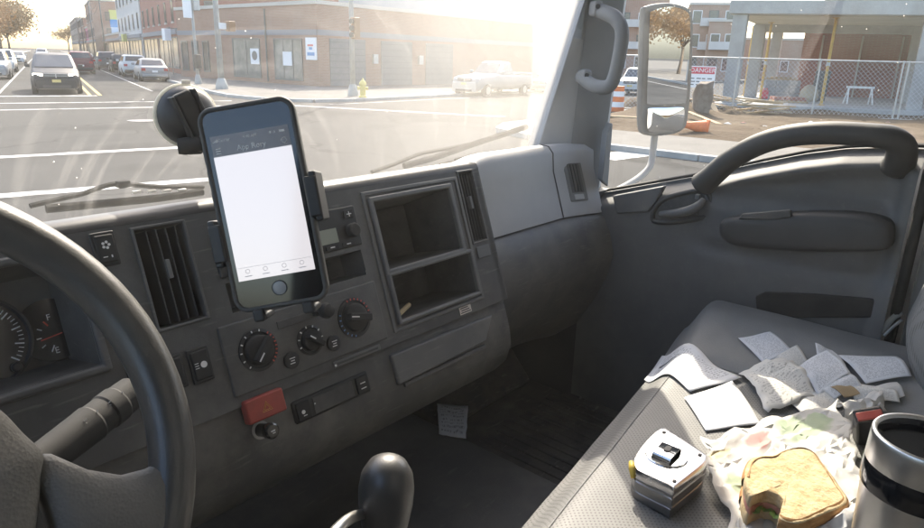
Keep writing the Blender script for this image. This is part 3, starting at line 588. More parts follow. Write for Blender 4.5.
# heater panel: three dials, a slide lever and two round buttons
hv = block('heater_panel', 0.403, 0.672, -0.080, 0.014, -0.002, 0.003, dash, 'dash', 0.004)
def dial(u, v, r, rot, marks):
    d = MB(); d.lathe([(r, 0.002), (r, 0.005), (r*0.86, 0.006), (r*0.80, 0.0045)], 32, DF @ Matrix.Translation((u, v, 0))); dd = d.build('heater_dial', 'black_plastic', hv, smooth=True)
    k = MB(); k.lathe([(r*0.72, 0.004), (r*0.68, 0.012), (r*0.5, 0.014)], 24, DF @ Matrix.Translation((u, v, 0)))
    k.box((0, 0, 0.016), (r*1.32, r*0.36, 0.014), DF @ Matrix.Translation((u, v, 0)) @ Matrix.Rotation(rot, 4, 'Z')); kk = k.build('knob', 'rubber', hv, bevel=0.0015)
    p = MB(); p.box((r*0.4, 0, 0.0233), (r*0.45, 0.0018, 0.0006), DF @ Matrix.Translation((u, v, 0)) @ Matrix.Rotation(rot, 4, 'Z')); p.build('pointer', 'white_print', kk)
    for nm, mt_, angs in marks:
        t = MB()
        for a in angs: t.box((r*0.91, 0, 0.0059), (0.003, 0.0017, 0.0006), DF @ Matrix.Translation((u, v, 0)) @ Matrix.Rotation(R(a), 4, 'Z'))
        t.build(nm, mt_, dd)
dial(0.450, -0.030, 0.0285, R(225), [('tick_marks', 'white_print', range(75, 250, 25)), ('heat_scale', 'red_print', range(-50, 50, 12))])
dial(0.531, -0.041, 0.0215, R(140), [('tick_marks', 'white_print', range(0, 200, 33))])
dial(0.616, -0.031, 0.0305, R(165), [('cold_scale', 'blue_print', range(160, 270, 16)), ('heat_scale', 'red_print', range(-20, 120, 14))])
for u, v in ((0.4935, -0.0585), (0.5675, -0.0565)):
    b_ = MB(); b_.lathe([(0.0115, 0.002), (0.0115, 0.007), (0.010, 0.008)], 22, DF @ Matrix.Translation((u, v, 0))); bb_ = b_.build('push_button', 'black_plastic', hv, smooth=True)
    i = MB(); i.box((u, v+0.003, 0.0083), (0.009, 0.0012, 0.0004), DF); i.box((u, v-0.0005, 0.0083), (0.006, 0.0012, 0.0004), DF); i.box((u-0.001, v-0.004, 0.0083), (0.008, 0.0012, 0.0004), DF); i.build('icon', 'white_print', bb_)
block('slider_slot', 0.486, 0.556, -0.0125, -0.0015, 0.0028, 0.0045, hv, 'recess', 0.001)
mb = MB(); mb.bb(0.545, 0.556, -0.010, -0.004, 0.004, 0.016, DF); mb.lathe([(0.006, 0.012), (0.0105, 0.017), (0.0115, 0.023), (0.009, 0.030), (0.003, 0.032)], 18, DF @ Matrix.Translation((0.557, -0.006, 0))); mb.build('slider_knob', 'rubber', hv, smooth=True)
# row below: hazard switch, lighter, slots, ashtray
hz = block('hazard_switch', 0.4095, 0.4675, -0.1195, -0.0875, -0.006, 0.009, dash, 'red_switch', 0.003)
mb = MB(); tr = [(0.4385+0.0085*math.cos(R(90+120*k)), -0.1055+0.0085*math.sin(R(90+120*k)), 0.0092) for k in range(3)]
for sc_ in (1.0, 0.58):
    q = [Vector(p) for p in tr]; c_ = sum(q, Vector())/3; q = [c_+(p-c_)*sc_ for p in q]; mb.tube(q, 0.0005, 4, DF, closed=True)
mb.build('warning_triangle', 'amber_print', hz)
mb = MB(); mb.lathe([(0.0125, -0.010), (0.0125, -0.0065), (0.0112, -0.006)], 22, DF @ Matrix.Translation((0.430, -0.134, 0))); lt = mb.build('lighter_socket', 'tape_side', dash, smooth=True)
mb = MB(); mb.lathe([(0.009, -0.006), (0.009, 0.010), (0.0105, 0.014), (0.0105, 0.022), (0.008, 0.024)], 22, DF @ Matrix.Translation((0.430, -0.134, 0))); mb.build('lighter', 'gloss_black', lt, smooth=True)
mb = MB(); mb.box((0.430, -0.1335, 0.0245), (0.006, 0.0012, 0.0005), DF); mb.box((0.431, -0.1365, 0.0245), (0.004, 0.0012, 0.0005), DF); mb.build('icon', 'white_print', lt)
sl = block('switch_tray', 0.482, 0.622, -0.149, -0.116, -0.012, -0.004, dash, 'black_plastic', 0.004)
block('blank_plate', 0.515, 0.588, -0.145, -0.121, -0.006, -0.0028, sl, 'recess', 0.001)
for u0, u1, ic in ((0.486, 0.508, 0), (0.594, 0.616, 1)):
    q = block('rocker', u0, u1, -0.146, -0.120, -0.006, -0.0005, sl, 'rubber', 0.0015); i = MB()
    if ic: i.bb(u0+0.006, u1-0.006, -0.131, -0.1295, -0.0004, 0, DF); i.bb(u0+0.006, u1-0.006, -0.139, -0.1375, -0.0004, 0, DF)
    else: i.lathe([(0.003, -0.0004), (0.003, 0)], 10, DF @ Matrix.Translation((u0+0.009, -0.134, 0))); i.bb(u0+0.008, u0+0.014, -0.140, -0.139, -0.0004, 0, DF); i.bb(u0+0.03, u0+0.032, -0.131, -0.129, -0.0022, -0.0018, DF)
    i.build('icon', 'white_print', sl)
cs = block('card_slot', 0.560, 0.652, -0.0925, -0.0835, 0.0004, 0.0035, dash, 'dash_panel', 0.0015); block('slot_opening', 0.566, 0.646, -0.0895, -0.0865, 0.003, 0.0042, cs, 'recess', 0)
mb = MB(); mb.lathe([(0.0018, 0.0035), (0.0018, 0.0045)], 8, DF @ Matrix.Translation((0.5625, -0.089, 0))); mb.build('rivet', 'white_print', cs)
ash = MB(); ap = [(0.675, -0.160), (0.900, -0.155), (0.935, -0.112), (0.672, -0.108)]; ash.prism(ap, -0.012, -0.002, DF); at_ = ash.build('ashtray', 'dash_panel', dash, bevel=0.004)
block('ashtray_lip', 0.69, 0.90, -0.168, -0.160, -0.014, -0.006, at_, 'lower_dash', 0.002)
st = block('warning_label', 0.846, 0.877, -0.0905, -0.0735, 0.0002, 0.0008, dash, 'label', 0); i = MB()
for k in range(4): i.bb(0.848+0.002*(k % 2), 0.875-0.003*(k % 3), -0.0885+0.004*k, -0.0868+0.004*k, 0.0009, 0.0011, DF)
i.build('print_lines', 'dark_trim', st)
for p_, nm, cl in ((((404, 300), (413, 296)), 'pencil_stub', 'wood_pencil'),):
    a, b = DF @ Vector((0.716, -0.052, -0.010)), DF @ Vector((0.760, -0.046, -0.030)); t = MB(); t.tube([a, b], 0.0042, 6)
    o = t.build('pencil_stub', 'wood_pencil'); tag(o, 'short pale wooden stub lying in the lower open dash pocket', 'pencil')

# passenger side of the dashboard
PO = DO-DW*0.045
def pp(px, py, w_=0.0):
    d = ray(px, py); o = PO+DW*w_; P = d*(o.dot(DW)/d.dot(DW)); return ((P-o).dot(DU), (P-o).dot(DV))
PF = frame(PO, DU, DV, DW)
def pside(x):      # profile from the glass down over the lid
    k = sm(1.30, 1.44, x)*0.035; q = 1-sm(0.985, 1.07, x)
    return [Vector((x, 0.945-0.05*k, -0.225-0.02*q)), Vector((x, 0.94-k, -0.215-0.024*q)), Vector((x, 0.90-k, -0.196-0.024*q)), Vector((x, 0.865-k, -0.185-0.022*q)), Vector((x, 0.843-k, -0.187-0.016*q)), Vector((x, 0.830-k, -0.201-0.006*q))]+[PF @ Vector((x, v, 0.0))-Vector((0, k, 0)) for v in (0.13, 0.06, 0.022)]
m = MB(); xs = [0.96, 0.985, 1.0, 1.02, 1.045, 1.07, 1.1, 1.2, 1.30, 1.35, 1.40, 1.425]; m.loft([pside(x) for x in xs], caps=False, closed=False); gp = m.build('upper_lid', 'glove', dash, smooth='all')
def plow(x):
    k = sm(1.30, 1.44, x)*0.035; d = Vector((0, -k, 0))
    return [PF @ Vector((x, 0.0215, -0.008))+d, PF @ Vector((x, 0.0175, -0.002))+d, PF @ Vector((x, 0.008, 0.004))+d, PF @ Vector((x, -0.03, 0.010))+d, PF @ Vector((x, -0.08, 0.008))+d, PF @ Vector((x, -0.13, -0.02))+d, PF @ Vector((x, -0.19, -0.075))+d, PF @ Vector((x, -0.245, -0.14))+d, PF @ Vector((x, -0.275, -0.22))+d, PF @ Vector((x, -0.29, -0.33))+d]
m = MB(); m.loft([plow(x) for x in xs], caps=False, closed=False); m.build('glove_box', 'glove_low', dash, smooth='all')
m = MB(); sdp = pside(1.425)+plow(1.425)[2:]; m.add(sdp+[Vector((1.425, 1.0, -0.6)), Vector((1.425, 0.95, -0.225))], [tuple(range(len(sdp)+2))]); m.build('end_cap', 'glove_low', dash)
# seam between lid end and the corner vent module
e = [pside(1.30)[i]+Vector((0, -0.0006, 0.0006)) for i in range(3, 9)]; m = MB(); m.tube(e, 0.0016, 5); m.build('lid_seam', 'recess', dash)
vq = [pp(574, 160, 0.035), pp(584, 158, 0.035), pp(603, 192, 0.035), pp(596, 196, 0.035)]
PF2 = frame(PO+DW*0.018, DU, DV, DW)
cv = MB(); cu0, cu1, cv0, cv1 = 1.335, 1.385, 0.055, 0.150
def pfk(u, v, w_): return PF @ Vector((u, v, w_))-Vector((0, sm(1.30, 1.44, u)*0.035, 0))
def pblock(u0, u1, v0, v1, w0, w1, name, mt_, parent, bev=0.001):
    mb = MB(); mb.add([pfk(u, v, w_) for w_ in (w0, w1) for v in (v0, v1) for u in (u0, u1)], [(0, 2, 3, 1), (4, 5, 7, 6), (0, 1, 5, 4), (2, 6, 7, 3), (0, 4, 6, 2), (1, 3, 7, 5)]); return mb.build(name, mt_, parent, bevel=bev)
cvn = pblock(cu0, cu1, cv0, cv1, -0.002, 0.003, 'corner_vent', 'dash_panel', dash, 0.002)
pblock(cu0+0.008, cu1-0.008, cv0+0.02, cv1-0.006, 0.002, 0.0036, 'vent_mouth', 'recess', cvn, 0.0005)
for k in range(3): pblock(cu0+0.016+k*0.008, cu0+0.0175+k*0.008, cv0+0.022, cv1-0.008, 0.003, 0.006, 'vane', 'black_plastic', cvn, 0.0003)
pblock(cu0+0.012, cu1-0.012, cv0+0.004, cv0+0.016, 0.002, 0.0045, 'vent_wheel', 'glove', cvn, 0.001)

# ================================================================== steering wheel and column stalk
WC = Vector((0.015, 0.492, -0.257)); WA = R(60)
WF = frame(WC, Vector((1, 0, 0)), Vector((0, math.cos(WA), math.sin(WA))), Vector((0, -math.sin(WA), math.cos(WA))))
wheel = thing('steering_wheel', 'dark grey leather-grained steering wheel at the left edge', 'steering wheel', tuple(WC))
m = MB(); m.tube([(0.198*math.cos(2*math.pi*k/72), 0.198*math.sin(2*math.pi*k/72), 0) for k in range(72)], 0.0172, 16, WF, closed=True, up=None); m.build('rim', 'wheel_leather', wheel, smooth='all')
# centre pad
def rr(hw, hh, r, n=6, cx=0, cy_=0): return [(cx+sx*(hw-r)+r*math.cos(a0+k*math.pi/2/n), cy_+sy*(hh-r)+r*math.sin(a0+k*math.pi/2/n)) for sx, sy, a0 in ((1, 1, 0), (-1, 1, math.pi/2), (-1, -1, math.pi), (1, -1, 1.5*math.pi)) for k in range(n+1)]
padp = [(0.0, 0.058), (0.05, 0.052), (0.078, 0.040), (0.092, 0.020), (0.1, 0.0), (0.107, -0.018), (0.102, -0.032), (0.09, -0.062), (0.078, -0.085), (0.05, -0.10), (0, -0.104)]
padp = padp+[(-x, y) for x, y in padp[-2:0:-1]]
padp = [(p.x, p.y) for p in catmull([Vector((x, y, 0)) for x, y in padp], 4, True)]
m = MB(); m.loft([[WF @ Vector((x*k, -0.02+(y+0.02)*k, z)) for x, y in padp] for k, z in ((0.97, -0.02), (1.0, -0.005), (1.0, 0.010), (0.975, 0.019), (0.9, 0.026), (0.7, 0.031), (0.3, 0.034), (0.02, 0.035))]); m.build('horn_pad', 'wheel_pad', wheel, smooth='all')
for sx in (1, -1):
    secs = []
    for p, q0, q1, z, th in ((0.100, -0.090, -0.014, 0.002, 0.016), (0.112, -0.094, -0.020, 0.008, 0.014), (0.130, -0.102, -0.040, 0.008, 0.013), (0.150, -0.112, -0.053, 0.005, 0.013), (0.168, -0.120, -0.056, 0.001, 0.014), (0.180, -0.100, -0.055, 0.0, 0.0125), (0.188, -0.09, -0.056, 0.0, 0.009)):
        ring = [(math.cos(a), math.sin(a)) for a in [2*math.pi*k/14 for k in range(14)]]
        secs.append([WF @ Vector((sx*p, (q0+q1)/2+(q1-q0)/2*abs(c)**0.6*(1 if c > 0 else -1), z+th*s)) for c, s in ring])
    m = MB(); m.loft(secs); m.build('spoke', 'wheel_pad', wheel, smooth='all')
m = MB(); m.lathe([(0.075, -0.02), (0.06, -0.06)], 28, WF); m.build('hub_cover', 'black_plastic', wheel, smooth=True)
colm = thing('steering_column', 'black steering column with ribbed control stalk behind the wheel', 'steering column', (0.015, 0.62, -0.40))
m = MB(); m.lathe([(0.055, -0.05), (0.072, -0.09), (0.072, -0.20), (0.06, -0.34)], 28, WF); m.build('shroud', 'black_plastic', colm, smooth=True)
A = at(46, 458, Y=0.545); B = at(140, 386, Y=0.585); d = B-A
m = MB(); pts = [A+d*t for t in (-0.5, 0.0, 0.35, 0.44, 0.46, 0.58, 0.60, 0.72, 0.74, 0.90, 0.97)]; m.tube(pts, [0.013, 0.015, 0.016, 0.0165, 0.0155, 0.0155, 0.0165, 0.0165, 0.0155, 0.015, 0.010], 40); sk = m.build('control_stalk', 'rubber', colm, smooth=True, ang=22)
for t in (0.40, 0.52, 0.66, 0.80):
    c0 = A+d*t; nrm = (-c0).normalized(); side = d.normalized(); upv = nrm.cross(side)
    if upv.z < 0: upv = -upv
    sid = upv.cross(nrm)
    i = MB(); Mx = frame(c0+nrm*0.0172+upv*0.003, sid, upv, nrm); i.bb(-0.003, 0.002, -0.0006, 0.0006, 0, 0.0004, Mx); i.bb(-0.0005, 0.0005, -0.004, 0.001, 0, 0.0004, Mx); i.bb(0.001, 0.004, 0.0025, 0.0035, 0, 0.0004, Mx); i.build('icon', 'white_print', sk)

# ================================================================== gear lever
gl = thing('gear_lever', 'black gear lever with rounded worn knob rising from the floor', 'gear lever', (0.40, 0.425, -0.80))
KT = at(388, 458, Y=0.425)
m = MB(); m.lathe([(0.002, 0.0), (0.012, -0.002), (0.020, -0.008), (0.0262, -0.020), (0.0285, -0.036), (0.0278, -0.055), (0.0245, -0.080), (0.020, -0.098), (0.012, -0.104)], 28, Matrix.Translation(KT) @ Matrix.Rotation(R(4), 4, 'X')); m.build('knob', 'wheel_leather', gl, smooth='all')
m = MB(); m.tube([KT+Vector((0, 0, -0.10)), (0.405, 0.44, -0.62), (0.41, 0.46, -0.80)], 0.008, 12); m.build('shaft', 'steel', gl, smooth='all')
m = MB(); m.lathe([(0.10, -0.80), (0.085, -0.76), (0.088, -0.74), (0.07, -0.71), (0.072, -0.69), (0.055, -0.66), (0.056, -0.64), (0.03, -0.60), (0.012, -0.58)], 26, Matrix.Translation((0.407, 0.455, 0))); m.build('boot', 'rubber', gl, smooth='all')
hb = thing('parking_brake_lever', 'grey curved brake lever beside the gear knob at the bottom', 'brake lever', (0.30, 0.36, -0.80))
m = MB(); m.tube(catmull([at(322, 545, Y=0.40), at(345, 522, Y=0.42), at(362, 514, Y=0.435), at(385, 512, Y=0.45)], 5), 0.0055, 8); m.build('grip_bar', 'steel', hb, smooth='all')
m = MB(); m.tube([at(322, 545, Y=0.40), (0.29, 0.37, -0.62), (0.30, 0.36, -0.80)], 0.0055, 8); m.build('shaft', 'rubber', hb, smooth='all')

# ================================================================== passenger door
SILL = [(0.098, -0.131), (0.2, -0.1365), (0.27, -0.146), (0.34, -0.163), (0.42, -0.189), (0.49, -0.214), (0.552, -0.236), (0.65, -0.266), (0.753, -0.298), (0.80, -0.312)]
def sill(y): return lerp_tab(SILL, y)
door = thing('passenger_door', 'grey moulded passenger door with black pull handle and window', 'door', (1.45, 0.45, -0.86))
def door_x(y, z):
    h = sill(y)-z                      # depth below the sill
    x = WALL+0.045*(1-sm(0, 0.035, h))
    bulge = sm(0.545, 0.47, y)*sm(0.16, 0.21, y)
    up = sm(-0.235, -0.295, z)*sm(-0.385, -0.350, z)                       # arm rest band
    x -= 0.014*bulge*up
    x += 0.020*sm(0.52, 0.44, y)*sm(0.14, 0.2, y)*sm(0.02, 0.06, h)*sm(-0.262, -0.225, z)   # scoop above it
    x -= 0.012*sm(-0.36, -0.40, z)*sm(0.56, 0.50, y)
    x -= 0.014*sm(0.175, 0.150, y)*sm(0.02, 0.05, h)
    return x
ny, nz = 96, 88
def dfn(u, v):
    y = 0.142+0.658*u; s = sill(y); z = s-(s+0.845)*(v**1.35); return Vector((door_x(y, z), y, z))
m = MB(); m.grid(dfn, ny, nz); dpanel = m.build('inner_panel', 'door_trim', door, smooth='all', fix=True)
m = MB(); m.grid(lambda u, v: Vector((1.462+0.05*v, 0.142+0.658*u, sill(0.142+0.658*u)+0.001)), 40, 3); m.build('sill_top', 'door_trim', door, smooth='all')
m = MB(); m.grid(lambda u, v: Vector((1.545, 0.06+0.80*u, sill(max(0.098, 0.06+0.80*u))-0.01-0.95*v)), 30, 4); m.build('outer_skin', 'white_paint', door, smooth='all', solid=0.004)
m = MB()
ym = [0.100+0.72*k/40 for k in range(41)]
m.loft([[Vector((1.4985, y, sill(min(.8, y))-0.02)) for y in ym], [Vector((1.4985, y, 0.43)) for y in ym]], caps=False, closed=False); m.build('window_pane', 'door_glass', door, smooth='all')
for dx, nm in ((1.486, 'inner_seal'), (1.508, 'outer_seal')):
    m = MB(); m.tube([Vector((dx, y, sill(min(.8, y))+0.004)) for y in ym], 0.0035, 6); m.build(nm, 'rubber', door, smooth='all')
# arm rest pad (darker moulding), and flat dark slabs painting the shade of the door's hollows
ar = catmull([at(px, py, X=1.41) for px, py in ((722, 228), (728, 217), (760, 214), (810, 211), (860, 213), (889, 220), (895, 232), (890, 247), (860, 250), (800, 250), (745, 246), (727, 239))], 5, True); arc_ = sum(ar, Vector())/len(ar)
m = MB(); m.loft([[Vector((x, arc_.y+(p.y-arc_.y)*k, arc_.z+(p.z-arc_.z)*kz)) for p in ar] for x, k, kz in ((1.425, 1.01, 1.04), (1.398, 1.0, 1.0), (1.388, 0.985, 0.95), (1.382, 0.95, 0.84), (1.379, 0.85, 0.6), (1.378, 0.5, 0.2), (1.378, 0.02, 0.01))]); arm_ = m.build('arm_rest', 'door_dark', door, smooth='all')
tp = [at(px, py, X=1.3775) for px, py in ((738, 219), (742, 214), (790, 210), (791, 217), (770, 220))]
m = MB(); m.loft([tp, [p+Vector((0.012, 0, 0)) for p in tp]]); m.build('tray_shade', 'recess', arm_, bevel=0.002)
lb = [at(px, py, X=1.4035) for px, py in ((755, 296), (765, 292), (815, 294), (874, 299), (877, 303), (874, 318), (757, 318))]
m = MB(); m.loft([lb, [p+Vector((0.012, 0, 0)) for p in lb]]); m.build('bin_shade', 'rubber', door, bevel=0.003)
# pull bar
gb = [at(703, 184, X=1.405), at(712, 176, X=1.395), at(732, 159, X=1.38), at(760, 144, X=1.37), at(792, 135.5, X=1.365), at(830, 133, X=1.365), at(866, 135, X=1.368), at(890, 138, X=1.375), at(901, 146, X=1.392), at(901, 158, X=1.412), at(898, 166, X=1.432)]
P = catmull(gb, 6); n = len(P); rs = [0.029-0.0065*math.sin(math.pi*k/(n-1))**0.5 for k in range(n)]
m = MB(); m.tube(P, rs, 14, up=(0, 0.2, 1), flat=0.92); m.build('pull_bar', 'door_dark', door, smooth='all')
# release handle in its oval bowl
hc = [at(px, py, X=1.418) for px, py in ((653, 214), (659, 203), (672, 196), (700, 190), (708, 193), (713, 205), (711, 214), (690, 220), (657, 222))]
ctr = sum(hc, Vector())/len(hc); ring = catmull(hc, 4, True)
m = MB(); m.tube(ring, 0.0062, 8, closed=True); hb_ = m.build('handle_bezel', 'door_dark', door, smooth='all')
m = MB(); m.add([p+Vector((0.001, 0, 0)) for p in ring]+[ctr+(p-ctr)*0.8+Vector((-0.0015, 0, 0)) for p in ring]+[ctr+Vector((-0.001, 0, 0))], [(i, (i+1) % len(ring), len(ring)+(i+1) % len(ring), len(ring)+i) for i in range(len(ring))]+[(len(ring)+i, len(ring)+(i+1) % len(ring), 2*len(ring)) for i in range(len(ring))]); m.build('handle_bowl', 'recess', hb_, smooth='all')
lev = catmull([at(660, 214, X=1.402), at(676, 213, X=1.396), at(690, 210, X=1.395), at(699, 205, X=1.398), at(704, 199, X=1.405)], 5)
m = MB(); m.tube(lev, [0.006+0.004*math.sin(math.pi*k/(len(lev)-1)) for k in range(len(lev))], 10); m.build('release_lever', 'door_trim', hb_, smooth='all')
m = MB(); m.box(at(698, 197, X=1.408), (0.01, 0.012, 0.012)); m.build('lock_knob', 'door_trim', hb_, bevel=0.003)
m = MB(); m.tube([Vector((1.422, 0.130, z)) for z in (-0.13, -0.3, -0.5, -0.84)], 0.0095, 10); m.build('weather_strip', 'rubber', door, smooth='all')
m = MB(); m.bb(1.455, 1.50, 0.118, 0.142, -0.14, 0.43); m.build('window_frame', 'rubber', door, bevel=0.004)
# corner piece between dash and sill
m = MB(); cp = [at(px, py, X=1.412) for px, py in ((612, 196), (664, 186), (655, 203), (648, 212), (616, 214))]; m.loft([[p for p in cp], [p+Vector((0.02, 0, 0)) for p in cp]]); m.build('corner_cover', 'door_trim', door, bevel=0.004)

# ================================================================== outside mirror
mir = thing('side_mirror', 'tall grey-rimmed truck mirror outside the passenger window', 'mirror', (1.60, 0.86, -0.42))
MC = (at(664, 68, X=1.80)+Vector((0, 0, 0)))
nrm = Vector((-0.45, -0.893, -0.006)).normalized(); mu = Vector((0, 0, 1)).cross(nrm).normalized(); mv = nrm.cross(mu)
MF = frame(MC, mu, mv, nrm)
def mirror_xy(px, py):
    d = ray(px, py); P = d*(MC.dot(nrm)/d.dot(nrm)); return ((P-MC).dot(mu), (P-MC).dot(mv))
def mpoly(pts, k=4): return [(p.x, p.y) for p in catmull([Vector((*mirror_xy(*q), 0)) for q in pts], k, True)]
outer = mpoly([(646, 6), (668, 3), (687, 8), (691, 20), (690, 70), (686, 118), (681, 130), (668, 135), (645, 135), (640, 125), (641, 70), (643, 14)])
m = MB(); m.loft([[MF @ Vector((x*k, y*k, z)) for x, y in outer] for k, z in ((0.80, -0.026), (0.93, -0.022), (0.985, -0.012), (1.0, 0.0), (0.985, 0.008), (0.955, 0.006))]); m.build('housing', 'mirror_shell', mir, smooth='all')
mg = mpoly([(650, 11), (667, 7), (683, 11), (687.5, 22), (686.5, 60), (683.5, 99), (680, 103), (664, 104), (647, 104), (644.5, 98), (646, 60), (647.5, 18)])
m = MB(); m.prism(mg, 0.004, 0.0105, MF); m.build('mirror_glass', 'mirror', mir)
mg2 = mpoly([(647, 108), (664, 107.5), (678, 107), (682, 110), (680, 125), (674, 130), (660, 132), (648, 131.5), (645, 126), (645.5, 112)])
c2 = (sum(x for x, y in mg2)/len(mg2), sum(y for x, y in mg2)/len(mg2))
m = MB(); rings = [[MF @ Vector((c2[0]+(x-c2[0])*k, c2[1]+(y-c2[1])*k, 0.0105+0.0045*(1-k*k))) for x, y in mg2] for k in (1, 0.85, 0.7, 0.5, 0.3, 0.1)]; m.loft(rings, caps=False); m.add(rings[-1], [tuple(range(len(rings[-1])))]); m.build('wide_angle_glass', 'mirror', mir, smooth='all')
arm = catmull([at(655, 132, X=1.815), at(653, 150, X=1.80), at(650, 166, X=1.77), at(640, 177, X=1.72), at(626, 186, X=1.64), at(610, 194, X=1.56), Vector((1.53, 0.86, -0.36))], 5)
m = MB(); m.tube(arm, 0.0095, 12); m.build('support_arm', 'pillar_dark', mir, smooth='all')
# ================================================================== bench seat
def y_front(x): return 0.397+0.134*(x-0.56)
def seat_z(x, y):
    d = y_front(x)-y; z = -0.530
    z -= 0.055*(1-sm(0, 0.085, d))**2
    z += 0.052*sm(1.15, 1.34, x)*sm(-0.05, 0.06, d) - 0.028*sm(1.385, 1.425, x)
    z -= 0.012*math.exp(-((x-1.175)/0.018)**2)*sm(0.05, 0.12, d)
    z -= 0.014*math.exp(-((d-0.26)/0.13)**2)*sm(0.5, 0.7, x)*(1-sm(1.1, 1.2, x))
    z += 0.004*noise.noise(Vector((x*7, y*7, 0.3)))
    z -= 0.05*(1-sm(0.42, 0.47, x))
    return z
seat = thing('bench_seat', 'worn grey perforated vinyl bench seat with dark side bolster', 'seat', (0.95, 0.15, -0.86))
def cush(x0, x1, name, mt_, nu):
    def f(u, v):
        x = x0+(x1-x0)*u
        if v < 0.8: d = 0.50*(1-v/0.8)**1.0; return Vector((x, y_front(x)-d, seat_z(x, y_front(x)-d)))
        t = (v-0.8)/0.2; zz = seat_z(x, y_front(x)); return Vector((x, y_front(x)+0.018*math.sin(min(1, t*2.2)*math.pi/2)-0.10*sm(0.35, 1, t), zz-0.24*t**1.15))
    mm = MB(); mm.grid(f, nu, 76); return mm.build(name, mt_, seat, smooth='all')
cu_ = cush(0.42, 1.176, 'cushion', 'seat', 70); cush(1.176, 1.424, 'side_bolster', 'seat_side', 44)
m = MB(); m.grid(lambda u, v: Vector((1.424-0.003*v, y_front(1.424)-0.5*(1-u), seat_z(1.424, y_front(1.424)-0.5*(1-u))-0.2*v)), 30, 4); m.build('cushion_side', 'seat_side', seat, smooth='all')
m = MB(); m.tube([Vector((1.178, y_front(1.178)-d, seat_z(1.178, y_front(1.178)-d)+0.004)) for d in [0.01+0.48*k/40 for k in range(41)]], 0.0017, 6); m.build('piping', 'seam', seat, smooth='all')
m = MB(); m.tube([Vector((x, y_front(x)-0.055, seat_z(x, y_front(x)-0.055)+0.0005)) for x in [0.44+0.73*k/40 for k in range(41)]], 0.0012, 5); m.build('stitch_line', 'seat_side', seat, smooth='all')
m = MB(); m.loft([[Vector((x, y_front(x)+dy, z)) for dy, z in ((-0.06, -0.859), (-0.06, -0.70), (-0.50, -0.66), (-0.50, -0.859))] for x in (0.46, 1.40)]); m.build('seat_base', 'dark_trim', seat)
def back(u, v):      # back rest with a forward bolster at the door end
    x = 0.42+1.0*u; z = -0.60+0.70*v
    y = y_front(x)-0.475-0.20*max(0, z+0.50)
    bo = sm(1.16, 1.30, x)*(1-sm(1.36, 1.42, x)*0.9); y += 0.095*bo*sm(-0.62, -0.40, z)*(1-sm(-0.2, 0.12, z)*0.6)
    y -= 0.06*sm(0.02, 0.10, z)
    return Vector((x, y, z))
m = MB(); m.grid(back, 80, 60); m.build('backrest', 'seat', seat, smooth='all')
m = MB(); m.loft([[Vector((x, y_front(x)-0.50-0.19*max(0, z+0.5)-dy, z)) for dy, z in ((0.0, -0.60), (0.0, 0.095), (0.10, 0.10), (0.10, -0.60))] for x in (0.43, 1.40)]); m.build('back_shell', 'seat_side', seat, bevel=0.02)
bz = thing('seat_belt_strap', 'thin grey belt strap and latch between seat and door', 'seat belt', (1.40, 0.13, -0.55))
m = MB(); m.tube(catmull([at(880, 333, X=1.40), at(886, 326, X=1.40), at(893, 318, X=1.41), at(902, 312, X=1.42)], 4), 0.006, 6, flat=0.3); m.tube(catmull([at(884, 336, X=1.395), at(893, 327, X=1.40), at(902, 320, X=1.41)], 4), 0.003, 6); m.build('strap', 'pole_grey', bz, smooth='all')

# ================================================================== phone and its holder
a_ = R(9.6); pd = 0.555
PX = (cR*math.cos(a_)+cU*math.sin(a_)).normalized(); PYv = (-cR*math.sin(a_)+cU*math.cos(a_)-cF*0.10).normalized(); PX = (PX-PYv*PX.dot(PYv)).normalized(); PN = PX.cross(PYv)
r0 = ray(263.5, 206); PC = r0*(pd/r0.dot(cF)); FF = frame(PC, PX, PYv, PN)
ph = thing('smartphone', 'smartphone in dark case with bright white screen on the holder', 'phone', tuple(PC-PYv*0.085))
hw, hh = 0.0405, 0.0862
def rrect(hw, hh, r, n=7): return [(sx*(hw-r)+r*math.cos(a0+k*math.pi/2/n), sy*(hh-r)+r*math.sin(a0+k*math.pi/2/n)) for sx, sy, a0 in ((1, 1, 0), (-1, 1, math.pi/2), (-1, -1, math.pi), (1, -1, 1.5*math.pi)) for k in range(n+1)]
def soft_slab(prof, hw, hh, r):
    return [[FF @ Vector((x, y, z)) for x, y in rrect(hw-i_, hh-i_, max(0.001, r-i_))] for i_, z in prof]
m = MB(); m.loft(soft_slab([(0.004, -0.0118), (0.0012, -0.0105), (0.0, -0.007), (0.0, -0.001), (0.0008, 0.0012), (0.0026, 0.0016), (0.0042, 0.0008), (0.0044, -0.0004)], hw, hh, 0.0125)); m.build('case', 'phone_case', ph, smooth='all')
m = MB(); m.prism(rrect(hw-0.0042, hh-0.0042, 0.0085), -0.004, 0.0, FF); fg = m.build('front_glass', 'phone_glass', ph)
m = MB(); m.bb(-0.0325, 0.0325, -0.0590, 0.0455, 0.0, 0.00035, FF); m.build('screen', 'screen_white', ph)
m = MB(); m.bb(-0.0325, 0.0325, 0.0455, 0.0625, 0.0, 0.00035, FF); hd = m.build('title_bar', 'screen_grey', ph)
m = MB(); m.text('App Rory', 0.0062, FF @ Matrix.Translation((0.0, 0.0502, 0.0006))); m.text('4:40 AM', 0.0033, FF @ Matrix.Translation((0.0, 0.0583, 0.0006))); m.text('Carrier', 0.0033, FF @ Matrix.Translation((-0.0215, 0.0583, 0.0006)))
for k in range(3): m.bb(-0.0295, -0.0255, 0.0478+0.0019*k, 0.0484+0.0019*k, 0.0005, 0.0007, FF)
for k in range(4): m.bb(-0.0308+0.0011*k, -0.0300+0.0011*k, 0.0572, 0.0578+0.0006*k, 0.0005, 0.0007, FF)
